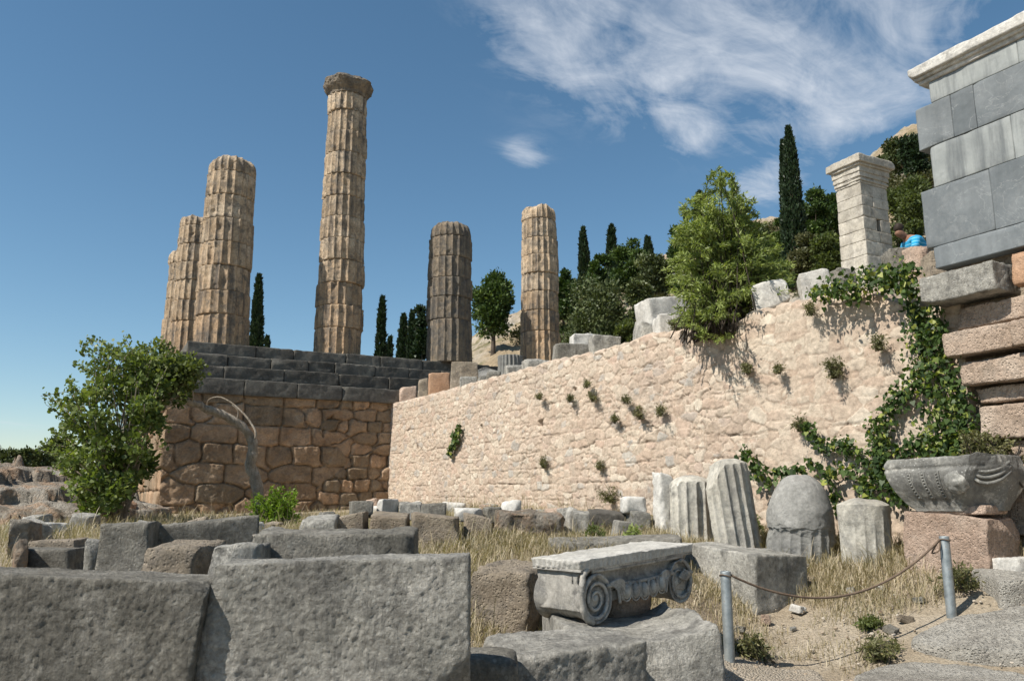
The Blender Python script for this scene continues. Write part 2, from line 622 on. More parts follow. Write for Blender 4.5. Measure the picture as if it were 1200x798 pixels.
M['capital_spot'] = stone('lichened_dark_marble', [(.12, .118, .11), (.19, .186, .17), (.27, .265, .24)], 1.6, lichen=(.52, .50, .45), lich_amt=.75, lich_th=.585,
                          spots=(.62, .62, .58), bump=.5, dist=.01, vary=0)
M['rock'] = stone('outcrop_rock', [(.24, .19, .14), (.32, .285, .235), (.40, .37, .32)], .5, lichen=(.44, .28, .17), lich_amt=.7, lich_th=.53, bump=1.0, dist=.05, pits=.3)
M['hillrock'] = stone('hill_rock', [(.32, .25, .18), (.40, .33, .255), (.46, .41, .34)], .4, lichen=(.34, .31, .27), lich_amt=.6, bump=1.0, dist=.08)
M['pillar'] = stone('pillar_marble', [(.37, .335, .275), (.47, .43, .36), (.54, .50, .43)], 1.2, lichen=(.24, .215, .18), lich_amt=.6, streak=(.26, .235, .20), streak_amt=.45, bump=.4, dist=.01, tint=[(0, .85), (1, 1.1)], vary=0)
M['altar_dark'] = stone('black_marble', [(.105, .118, .124), (.14, .154, .16), (.18, .195, .20)], 1.0, lichen=(.225, .235, .235), lich_amt=.45, vein=(.30, .31, .305), streak=(.10, .11, .115), streak_amt=.4, lich_th=.58,
                        bump=.12, dist=.004, rough=.55, vary=.1, fine=(.85, 1.12))
M['altar_light'] = stone('grey_streaked_marble', [(.225, .24, .235), (.29, .305, .295), (.345, .36, .345)], 1.0, lichen=(.17, .18, .18), lich_amt=.5, streak=(.095, .105, .11), streak_amt=.7,
                         bump=.12, dist=.004, rough=.6, vary=.06, fine=(.9, 1.08))
M['slab'] = stone('paving_stone', [(.36, .335, .29), (.45, .425, .37), (.52, .495, .44)], 1.4, lichen=(.25, .235, .205), lich_amt=.5, bump=1.0, dist=.022, pits=.7, vary=.06)
M['bark'] = stone('pale_bark', [(.30, .245, .18), (.43, .37, .29), (.54, .48, .39)], 3.0, streak=(.10, .085, .07), streak_amt=.6, bump=1.0, dist=.02)
M['bark_dark'] = stone('dark_bark', [(.06, .045, .035), (.10, .08, .06), (.14, .11, .085)], 2.0, bump=.9, dist=.02)

M['leaf_bush'] = leafmat('willow_leaf', (.10, .135, .03), (.29, .345, .11), (.46, .49, .23))
M['leaf_broad'] = leafmat('broad_leaf', (.045, .07, .016), (.12, .16, .04), (.23, .27, .09))
M['leaf_olive'] = leafmat('olive_leaf', (.06, .08, .025), (.15, .18, .06), (.24, .27, .11))
M['ivy'] = leafmat('ivy_leaf', (.02, .042, .012), (.085, .135, .032), (.32, .34, .07))
M['leaf_bright'] = leafmat('bright_leaf', (.08, .14, .012), (.17, .26, .03), (.24, .33, .06))
M['weed'] = leafmat('weed_leaf', (.07, .075, .03), (.16, .16, .07), (.30, .26, .13), transl=.2)
M['grass'] = leafmat('dry_grass', (.16, .155, .085), (.37, .30, .195), (.52, .45, .335), transl=.2)
M['cypress'] = leafmat('cypress_leaf', (.010, .022, .010), (.030, .055, .020), (.055, .085, .03), transl=.1)
M['pine'] = leafmat('pine_needles', (.028, .055, .014), (.085, .13, .03), (.15, .20, .055), transl=.15)
M['oak'] = leafmat('holm_oak_leaf', (.036, .05, .018), (.10, .125, .045), (.17, .19, .085), transl=.12)
M['scrub'] = leafmat('scrub_leaf', (.05, .055, .022), (.12, .12, .05), (.20, .18, .09), transl=.15)

n = NT('galvanised_steel')
v = n.coord()
n.b.inputs['Metallic'].default_value = .6
n.bump(n.noise(v, 60, 4, .6), .2, .003)
M['steel'] = n.done(n.ramp(n.noise(v, 14, 5, .6), [(.3, (.20, .225, .23)), (.62, (.33, .36, .365)), (.72, (.26, .22, .17))]), .55)
n = NT('rope_fibre')
v = n.coord()
n.bump(n.noise(v, 160, 3, .6), .6, .004)
M['rope'] = n.done(n.ramp(n.noise(v, 30, 4, .6), [(.3, (.10, .07, .05)), (.7, (.19, .14, .10))]), .9)
# ------------------------------------------------------------------ site frame
W0 = np.array([-4.23, 27.85])                       # far left corner of the retaining wall
WD = np.array([0.469, -0.883])                      # along the wall, towards the camera side
WN = np.array([-0.883, -0.469])                     # out of the wall face
FD = np.array([0.883, 0.469])                       # along the temple front
FM = np.array([0.469, -0.883])                      # out of the temple front
YAW_WALL = math.atan2(WD[1], WD[0])                 # local x along the wall, local -y out of it
YAW_TEMPLE = math.atan2(FD[1], FD[0])


def wall_s(u):
    t = ray(u, 575)[0]
    return (t * W0[1] - W0[0]) / (WD[0] - t * WD[1])


def wall_pt(s, q=0.0, z=0.0):
    p = W0 + WD * s + WN * q
    return np.array([p[0], p[1], z])


def on_wall(u, v, q=0.0):
    """point where the view ray through a pixel meets the wall plane, shifted q out of it"""
    r = ray(u, v)
    P0 = W0 + WN * q
    Y = (P0 @ WN) / (r[0] * WN[0] + r[1] * WN[1])
    return np.array([r[0] * Y, Y, r[2] * Y + EYE])


def wall_dq(X, Y):
    return (X - W0[0]) * WN[0] + (Y - W0[1]) * WN[1]


def ground_z(X, Y):
    X = np.asarray(X, dtype=float); Y = np.asarray(Y, dtype=float)
    dq = wall_dq(X, Y)
    a = 1 - sstep(-1.0, 3.8, dq)
    f = 1 - sstep(.8, 2.6, X - .25 * (Y - 7))
    b = np.maximum(.75 * sstep(8, 24, Y), .86 * sstep(5.6, 11, Y) * f)
    z = 1.08 * (1 - (1 - a) * (1 - b)) * sstep(1.5, 5.5, Y + .35 * np.maximum(X, 0))
    P = np.stack([X.ravel() * .8, Y.ravel() * .8, 0 * X.ravel()], 1)
    z = z + (.05 * fbm(P, 3, 3) * sstep(2, 6, Y.ravel())).reshape(X.shape)
    return z


def gz(x, y):
    return float(ground_z(np.array([x]), np.array([y]))[0])


def on_ground(u, v):
    r = ray(u, v)
    lo, hi = 2.0, 40.0
    for k in range(40):
        m_ = (lo + hi) / 2
        if r[2] * m_ + EYE > gz(r[0] * m_, m_):
            lo = m_
        else:
            hi = m_
    return np.array([r[0] * lo, lo, gz(r[0] * lo, lo)])


# ------------------------------------------------------------------ ground sheet
def ground():
    ax = np.concatenate([-np.geomspace(800, 16, 26), np.linspace(-15, 14, 194), np.geomspace(15, 800, 26)])
    ay = np.concatenate([-np.geomspace(300, 3, 14), np.linspace(-2, 30, 214), np.geomspace(31, 1500, 28)])
    X, Y = np.meshgrid(ax, ay)
    Z = ground_z(X, Y)
    P = np.stack([X.ravel() * 3.1, Y.ravel() * 3.1, 0 * X.ravel()], 1)
    near = ((np.abs(X.ravel()) < 16) & (Y.ravel() < 31))
    Zr = Z.ravel() + .025 * fbm(P, 3, 8) * near
    g = G(); g.add(np.stack([X.ravel(), Y.ravel(), Zr], 1), grid_faces(len(ax), len(ay)))
    n = NT('dry_earth')
    v = n.coord(False)
    c = n.ramp(n.noise(v, .9, 6, .65), [(.32, (.25, .195, .13)), (.5, (.35, .29, .21)), (.68, (.44, .38, .295))])
    c = n.mix(1.0, c, n.ramp(n.noise(v, 26, 8, .75), [(.3, .6), (.7, 1.3)]), 'MULTIPLY')
    c = n.mix(n.math('MULTIPLY', n.ramp(n.voro(v, 34), [(.12, 1), (.22, 0)]), .6), c, (.46, .41, .33))
    n.bump(n.math('ADD', n.noise(v, 24, 9, .75), n.math('MULTIPLY', n.voro(v, 40), .6)), 1.0, .03)
    o = g.build('ground', n.done(c, .95))
    tag(o, 'dry bare earth between the fallen stones', kind='structure')
    # gravel path
    n = NT('path_gravel')
    v = n.coord(False)
    vc = n.voro(v, 48, out='Color')
    c = n.mix(.4, n.ramp(n.noise(v, 1.6, 5, .6), [(.35, (.33, .28, .21)), (.65, (.43, .375, .30))]), n.ramp(vc, [(0, (.22, .18, .14)), (.5, (.40, .35, .28)), (1, (.58, .53, .46))]))
    c = n.mix(1.0, c, n.ramp(n.voro(v, 48), [(.0, 1.2), (.7, .85)]), 'MULTIPLY')
    n.bump(n.math('SUBTRACT', 1.0, n.voro(v, 48)), 1.0, .03)
    gm = n.done(c, .95)
    nu, nv = 60, 80
    pts = []
    for j in range(nv):
        y = -6 + 13.6 * j / (nv - 1)
        cx = 1.15 + .12 * y
        hw = 1.0 - .04 * max(0, y)
        for i in range(nu):
            t = i / (nu - 1) * 2 - 1
            e = .18 * perlin(np.array([[y * 1.5, t * 2, 3.3]]), 4)[0] * abs(t)
            x = cx + t * (hw + e)
            pts.append((x, y, 0))
    pts = np.array(pts)
    pts[:, 2] = ground_z(pts[:, 0], pts[:, 1]) + .03 + .008 * fbm(pts * 9, 3, 5)
    edge = np.abs((np.arange(len(pts)) % nu) / (nu - 1) * 2 - 1)
    pts[:, 2] -= .05 * sstep(.85, 1, edge)
    g = G(); g.add(pts, grid_faces(nu, nv))
    tag(g.build('path', gm), 'pale gravel path at the edge of the grass', kind='structure')


ground()


# ------------------------------------------------------------------ hill behind
def interp_u(tab, u):
    return np.interp(u, [a for a, b in tab], [b for a, b in tab])


SKYLINE = [(-700, 560), (-50, 562), (60, 566), (150, 560), (190, 520), (235, 455), (300, 448), (500, 440), (545, 402), (575, 378), (610, 368), (650, 352), (700, 332),
           (760, 312), (820, 292), (880, 272), (940, 262), (1000, 240), (1040, 205), (1065, 178), (1110, 150), (1200, 120), (1400, 90)]


def skyline_e(u):
    v = interp_u(SKYLINE, u)
    up = CY - v
    return (FPX * math.sin(PITCH) + up * math.cos(PITCH)) / (FPX * math.cos(PITCH) - up * math.sin(PITCH))


def hill_z(X, Y):
    X = np.asarray(X, dtype=float); Y = np.asarray(Y, dtype=float)
    az = X / np.maximum(Y, 1)
    # approximate column of the picture for this direction (at horizon height)
    u = CX + az * 948.0
    e = skyline_e(u)
    q = -wall_dq(X, Y)
    z0 = 4.25 + .30 * np.clip(q, 0, 7)
    left = sstep(-.30, -.42, az)
    z0 = z0 * (1 - left) + .9 * left
    Ys = 85.0
    y0_ = 25 + 17 * (1 - sstep(.05, .5, az))
    t = np.clip((Y - y0_) / (Ys - y0_), 0, 1)
    z = z0 + (EYE + e * Ys - z0) * t ** 1.05
    z = z + np.maximum(Y - Ys, 0) * np.minimum(.08, e * .3)
    sh = X.shape
    P = np.stack([X.ravel() * .11, Y.ravel() * .11, z.ravel() * .05], 1)
    amp = (.25 + 1.6 * sstep(28, 70, Y)).ravel()
    r = fbm(P, 5, 21, .55)
    ridg = 1 - np.abs(fbm(P * 2.3 + 4, 4, 33))
    z = z + (amp * (r * .8 + (ridg - .6) * .7)).reshape(sh) * np.clip(q / 3, 0, 1)
    return z


def hz(x, y):
    return float(hill_z(np.array([float(x)]), np.array([float(y)]))[0])


def hill():
    taz = np.concatenate([np.linspace(-1.2, -.2, 90), np.linspace(-.19, .72, 300), np.linspace(.74, 1.6, 30)])
    nr = 190
    V = []
    for t in taz:
        if t > -.16:
            P0 = W0 - WN * .35
            y0 = max((P0 @ WN) / (t * WN[0] + WN[1]), 5.0)
        else:
            y0 = 33.0 if t > -.40 else 27.0 + 6 * max(0, -t - .9)
        f = np.linspace(0, 1, nr)
        yy = y0 + (135 - y0) * f ** 1.5
        yy = np.concatenate([yy, [180, 260, 500, 1200]])
        V.append(np.stack([t * yy, yy], 1))
    V = np.array(V)                                     # (naz, nr, 2)
    X, Y = V[..., 0], V[..., 1]
    Z = hill_z(X, Y)
    Z[:, 0] = np.minimum(Z[:, 0] - .9, .2)
    P = np.stack([X.ravel(), Y.ravel(), Z.ravel()], 1)
    na, nrr = X.shape
    F = grid_faces(nrr, na)[:, ::-1]
    g = G(); g.add(P, F)
    n = NT('hillside')
    v = n.coord(False)
    big = n.noise(v, .10, 8, .65, .4)
    c = n.ramp(big, [(.34, (.30, .23, .145)), (.47, (.37, .29, .19)), (.56, (.42, .36, .28)), (.68, (.45, .42, .36))])
    scr = n.noise(v, .55, 8, .7)
    c = n.mix(n.math('MULTIPLY', n.ramp(scr, [(.52, 0), (.62, 1)]), .75), c, (.13, .125, .05))
    c = n.mix(1.0, c, n.ramp(n.noise(v, 3.5, 9, .75), [(.3, .6), (.7, 1.25)]), 'MULTIPLY')
    n.bump(n.math('ADD', n.noise(v, .9, 10, .7), n.math('MULTIPLY', n.noise(v, 6, 8, .7), .3)), 1.0, .45)
    o = g.build('hill', n.done(c, .95))
    tag(o, 'rocky hillside rising behind the ruins', kind='structure')


hill()

# ------------------------------------------------------------------ rubble retaining wall
WALL_TOP = [(455, 473), (500, 462), (530, 453), (560, 445), (600, 434), (640, 422), (680, 414), (720, 403), (760, 390), (800, 383), (850, 376), (890, 360), (940, 347),
            (980, 340), (1030, 334), (1080, 345), (1200, 345)]
_ws = []; _wz = []
for (u, v) in WALL_TOP[:-1]:
    p = on_wall(u, v)
    _ws.append(wall_s(u)); _wz.append(p[2])
_ws = [-1.0] + _ws + [28.0]; _wz = [_wz[0]] + _wz + [_wz[-1]]


def wall_top_z(s):
    return np.interp(s, _ws, _wz)


S_END = wall_s(1098)          # the rubble ends where the big ashlar of the altar foundation begins


def rubble_field(S, Z, ch=.150, cw=.315, seed=5, jit=.38, pw=3.0):
    """irregular coursed rubble: returns joint distance, stone id value, local tilt"""
    wob = .075 * fbm(np.stack([S * .45, Z * .5, 0 * S], 1), 3, seed) + .05 * fbm(np.stack([S * 1.6, Z * 1.6, 0 * S + 4], 1), 2, seed + 3)
    zz = (Z + wob) / ch
    F1 = np.full(len(S), 9e9); F2 = np.full(len(S), 9e9)
    I1 = np.zeros(len(S)); DX = np.zeros(len(S)); DZ = np.zeros(len(S)); R2 = np.zeros(len(S))
    r0 = np.floor(zz).astype(int)
    for dr in (-1, 0, 1):
        r = r0 + dr
        hr = _hash(r, r * 0 + 11, r * 0, seed)
        wr = cw * (.55 + .95 * (hr & np.uint32(255)) / 255.0)
        offr = ((hr >> np.uint32(8)) & np.uint32(255)) / 255.0 * cw
        xx = (S + offr) / wr
        c0 = np.floor(xx).astype(int)
        for dc in (-2, -1, 0, 1, 2):
            c = c0 + dc
            h = _hash(c, r, c * 0 + 3, seed)
            jx = (h & np.uint32(1023)) / 1023.0
            jz = ((h >> np.uint32(10)) & np.uint32(1023)) / 1023.0
            rv = ((h >> np.uint32(20)) & np.uint32(1023)) / 1023.0
            px = (c + .1 + .8 * jx) * wr - offr
            pz = (r + .5 + jit * (jz - .5))
            dx = (S - px) / cw * 1.0
            dz = (zz - pz) * (ch / cw) * 1.75
            d = (np.abs(dx) ** pw + np.abs(dz) ** pw) ** (1 / pw) - .10 * rv
            better = d < F1
            F2 = np.where(better, F1, np.minimum(F2, d))
            I1 = np.where(better, rv, I1); DX = np.where(better, dx, DX); DZ = np.where(better, dz, DZ)
            R2 = np.where(better, jx, R2)
            F1 = np.where(better, d, F1)
    return F2 - F1, I1, DX, DZ, R2


def retaining_wall():
    root = thing('retaining_wall', 'long sunlit retaining wall of irregular pinkish rubble stones below the temple', 'wall', wall_pt(9, 0, .6), YAW_WALL)
    s_ax = []
    s = -.6
    while s < S_END + .5:
        s_ax.append(s)
        Yd = W0[1] + WD[1] * s
        s += np.clip(.0017 * Yd, .016, .034)
    s_ax = np.array(s_ax); nz = 205
    S, T = np.meshgrid(s_ax, np.linspace(0, 1, nz))
    zt = wall_top_z(s_ax)
    zt = zt + .05 * fbm(np.stack([s_ax * 2.2, 0 * s_ax, 0 * s_ax], 1), 3, 61) + .03 * np.sign(perlin(np.stack([s_ax * 3.1, 0 * s_ax, 0 * s_ax], 1), 62))
    zb = .35
    Z = zb + T * (zt[None, :] - zb)
    s_, z_ = S.ravel(), Z.ravel()
    sz = 1 + .35 * fbm(np.stack([s_ * .22, z_ * .3, 0 * s_], 1), 2, 9)
    sw = s_ + .07 * fbm(np.stack([s_ * 2.3, z_ * 2.3, 0 * s_], 1), 3, 71)
    zw = z_ + .045 * fbm(np.stack([s_ * 2.3 + 9, z_ * 2.3, 0 * s_], 1), 3, 73)
    j, rv, dx, dz, r2 = rubble_field(sw, zw)
    # a second, smaller rubble mixed in where small stones fill the joints
    j2, rv2, dx2, dz2, r22 = rubble_field(sw + 3, zw, .10, .17, 19)
    small = sstep(.05, .3, fbm(np.stack([s_ * .9, z_ * 1.1, 0 * s_ + 8], 1), 3, 77))
    small = (small > .5).astype(float)
    j = np.where(small > .5, j2, j); rv = np.where(small > .5, rv2, rv)
    dx = np.where(small > .5, dx2, dx); dz = np.where(small > .5, dz2, dz); r2 = np.where(small > .5, r22, r2)
    jw = .05 + .05 * fbm(np.stack([s_ * 1.3, z_ * 1.3, 0 * s_ + 5], 1), 2, 81)
    face = sstep(0, np.maximum(jw, .02) * .7 + .05, j)
    # towards the right the wall is more thickly pointed with mortar
    mort = sstep(15.8, 18.6, s_) * sstep(-.35, .5, fbm(np.stack([s_ * .7, z_ * .9, 0 * s_ + 15], 1), 3, 83) + .38)
    jm = np.clip(.75 + .9 * fbm(np.stack([s_ * 1.1, z_ * 1.6, 0 * s_ + 25], 1), 3, 95), .25, 1.15)
    crs = np.abs(((zw + .05 * fbm(np.stack([s_ * .5, z_ * .3, 0 * s_ + 2], 1), 2, 96)) / .36 + .5) % 1 - .5) * .36
    crs = np.exp(-(crs / .012) ** 2) * np.clip(1.6 * fbm(np.stack([s_ * .8, z_ * 2.5, 0 * s_ + 31], 1), 2, 97) + .35, 0, 1)
    out = .036 * (face - 1) * jm + .022 * (rv - .5) + (.035 * (r2 - .5) * dx + .035 * (rv - .55) * dz) * face - .035 * crs
    out = np.maximum(out, -.07 + .03 * fbm(np.stack([s_ * 5, z_ * 5, 0 * s_], 1), 2, 85))
    out = out * (1 - .62 * mort) + .012 * mort
    P3 = np.stack([s_ * 7, z_ * 7, 0 * s_], 1)
    out = out + .013 * fbm(P3, 5, 87, .68) + .05 * fbm(np.stack([s_ * .5, z_ * .6, 0 * s_], 1), 2, 89)
    # put-log holes
    for (u, v, w, h) in ((631, 496, 4, 8), (486, 524, 2, 6), (750, 480, 3, 6), (672, 455, 2.5, 3), (560, 500, 2.5, 4)):
        p = on_wall(u, v); s0 = wall_s(u); k = p[1] / 933
        out = out - .25 * ((np.abs(s_ - s0) < w * k * 1.4) & (np.abs(z_ - p[2]) < h * k * .5))
    batter = (z_ - .35) * -.02
    qv = out + batter
    qv = np.where(T.ravel() > .985, qv - .12 * (T.ravel() - .985) / .015, qv)
    base = wall_pt(9, 0, .6)
    V = np.stack([s_ - 9, -qv, z_ - .6], 1)
    g = G()
    nu = len(s_ax)
    # colour value of each stone; the joints are mortar
    tint = np.clip(np.where(j > .03, .15 + .8 * ((rv * 7.3 + r2 * 3.1) % 1), .55) * (1 - mort * .7) + .5 * mort * .7, 0, 1)
    g.add(V, grid_faces(nu, nz), tint)
    # top and back
    top = V[-nu:].copy()
    back = top.copy(); back[:, 1] = .85; back[:, 2] += .03 * fbm(np.stack([s_ax * 3, s_ax * 0, s_ax * 0], 1), 2, 91)
    mids = []
    for f in np.linspace(0, 1, 9):
        row = top * (1 - f) + back * f
        row[:, 2] += .05 * fbm(np.stack([s_ax * 4, s_ax * 0 + f * 4, s_ax * 0], 1), 3, 93) * (f > 0)
        mids.append(row)
    g.add(np.concatenate(mids), grid_faces(nu, 9), .5)
    low = back.copy(); low[:, 2] = -.4
    g.add(np.concatenate([back, low]), grid_faces(nu, 2), .5)
    # ends
    for k in (0, nu - 1):
        col = V[k::nu]
        c2 = col.copy(); c2[:, 1] = .85
        F = grid_faces(nz, 2)
        g.add(np.concatenate([col, c2]), F if k else F[:, ::-1], .5)
    n = NT('rubble_masonry')
    v = n.coord(False)
    t = n.attr()
    c = n.ramp(t, [(0, (.34, .26, .20)), (.16, (.53, .445, .35)), (.3, (.47, .36, .275)), (.45, (.55, .47, .37)), (.6, (.43, .33, .25)), (.72, (.61, .535, .43)), (.84, (.49, .365, .28)), (.92, (.40, .37, .325)), (1, (.63, .57, .48))])
    c = n.mix(n.math('MULTIPLY', n.ramp(n.noise(v, 1.1, 7, .65), [(.42, 0), (.66, 1)]), .3), c, (.46, .34, .26))
    c = n.mix(n.math('MULTIPLY', n.ramp(n.noise(v, .6, 7, .7), [(.5, 0), (.68, 1)]), .5), c, (.33, .28, .235))
    c = n.mix(1.0, c, n.ramp(n.noise(v, 11, 9, .75), [(.28, .62), (.72, 1.22)]), 'MULTIPLY')
    sp = n.noise(v, 24, 4, .6)
    c = n.mix(n.math('MULTIPLY', n.ramp(sp, [(.62, 0), (.7, 1)]), .5), c, (.24, .19, .15))
    n.bump(n.math('ADD', n.noise(v, 14, 9, .72), n.math('MULTIPLY', n.noise(v, 60, 5, .7), .35)), .9, .018)
    ja = n.attr('joint')
    c = n.mix(n.math('MULTIPLY', ja, .8), c, (.22, .165, .125))
    o = g.build('masonry', n.done(c, .95), root)
    at_ = o.data.attributes.new('joint', 'FLOAT', 'POINT')
    jv = np.zeros(len(o.data.vertices))
    jj = (1 - sstep(.01, .075, j)) * np.clip(jm, 0, 1) * (1 - .6 * mort) + .8 * crs
    jv[:len(jj)] = np.clip(jj, 0, 1)
    at_.data.foreach_set('value', jv.astype(np.float32))
    return root


retaining_wall()

# ------------------------------------------------------------------ temple: krepis, foundation
C0 = np.array([-9.95, 27.6])          # corner column
STY = 6.50


def tp(t, m, z=0.0):
    p = C0 + FD * t + FM * m
    return np.array([p[0], p[1], z])


def temple():
    root = thing('temple_platform', 'dark grey stepped temple platform on a foundation of big orange boulders', 'temple platform', tp(0, 0, .5), YAW_TEMPLE)
    # local frame: x along the front, -y out of the front, origin at C0
    R = rng(4)
    steps = [(6.50, .43, 1.20, -1.5), (6.07, .43, 1.62, -1.75), (5.64, .47, 2.02, -1.9), (5.17, .52, 2.42, -2.0)]
    for k, (zt, h, m, x0) in enumerate(steps):
        g = G()
        x = x0
        i = 0
        while x < 20:
            w = R.uniform(.85, 2.0) if k != 3 else R.uniform(1.5, 2.3)
            if i == 0:
                w = 2.2 if k in (0, 3) else 1.5
            hh = h + R.uniform(-.02, .015)
            V, F = rbox((w - .018, 1.5, hh - .012), .07, .035, .022, 2.2, int(R.integers(9999)), cuts=int(R.integers(2, 5)), cut_depth=.09, fine=.012, ffreq=9)
            V[:, 2] *= 1
            V = V + np.array([x + w / 2, -m + .75 + R.uniform(-.02, .03), zt - h - .5])
            g.add(V, F, R.uniform(0, 1)); x += w; i += 1
        # flank of the step, running back from the corner
        y = -m + 1.5
        while y < 22:
            w = R.uniform(1.0, 2.0)
            V, F = rbox((1.2, w - .018, h - .012), .12, .035, .022, 2.2, int(R.integers(9999)), cuts=2, cut_depth=.08)
            V = V + np.array([x0 + .6 + R.uniform(-.02, .02), y + w / 2, zt - h - .5])
            g.add(V, F, R.uniform(0, 1)); y += w
        g.build('step', M['krepis'], root)
    # floor of the temple
    V, F = rbox((20.5, 20, .4), .6, .02, .02, 1.0, 7)
    g = G(); g.add(V + np.array([9.6, 9.6, STY - .46 - .5]), F)
    g.build('floor_slab', M['krepis'], root)
    # foundation: polygonal masonry of rounded boulders, finer towards the right
    g = G()
    zt = 4.655
    xl = -2.05
    rows_l = [.46, .62, .66, .58, .72, 1.0]
    xa = np.linspace(xl, 8.6, 330); za = np.linspace(.3, zt, 130)
    XX, ZZ = np.meshgrid(xa, za)
    x_, z_ = XX.ravel(), ZZ.ravel()
    xw = x_ + .10 * fbm(np.stack([x_ * 1.1, z_ * 1.1, 0 * x_ + 3], 1), 3, 201)
    zw = z_ + .035 * fbm(np.stack([x_ * 1.1 + 7, z_ * 1.1, 0 * x_], 1), 3, 203)
    jl, rl, dxl, dzl, r2l = rubble_field(xw, zw, .62, .95, 31, .12, 5.0)
    jr, rr, dxr, dzr, r2r = rubble_field(xw, zw, .40, .66, 37, .12, 5.0)
    m_ = x_ > 3.2 + .5 * np.sin(z_ * 3)
    j = np.where(m_, jr * .8, jl); rv = np.where(m_, rr, rl); r2 = np.where(m_, r2r, r2l); dx = np.where(m_, dxr, dxl); dz = np.where(m_, dzr, dzl)
    bulge = np.clip(j / .17, 0, 1)
    bulge = 1 - (1 - bulge) ** 3.0
    out = -.16 + .16 * bulge + .10 * (rv - .5) * bulge + .10 * (r2 - .5) * dx * bulge + .12 * (rv - .5) * dz * bulge
    out += .045 * fbm(np.stack([x_ * 3, z_ * 3, 0 * x_], 1), 5, 205, .66) + .012 * fbm(np.stack([x_ * 14, z_ * 14, 0 * x_], 1), 3, 207)
    tint = np.clip((rv * 5.7 + r2 * 3.3) % 1, 0, 1)
    g.add(np.stack([x_, -2.30 - out, z_ - .5], 1), grid_faces(330, 130), tint)
    # flank boulders
    z = zt
    for h in rows_l:
        y = -1.3
        while y < 18:
            w = R.uniform(1, 1.8)
            V, F = rbox((1.0, w, h), .14, .13, .05, 1.6, int(R.integers(9999)), cuts=4, cut_depth=.15)
            V += np.array([xl + .5 + R.uniform(-.05, .05), y + w / 2, z - h - .5])
            g.add(V, F, R.uniform(0, 1)); y += w
        z -= h
    V, F = rbox((11.0, 17, 4.15), .6, .02)
    g.add(V + np.array([xl + .35 + 5.5, -2.0 + 8.5, .45 - .5]), F, 0.2)
    g.build('foundation_wall', M['poros'], root)


temple()


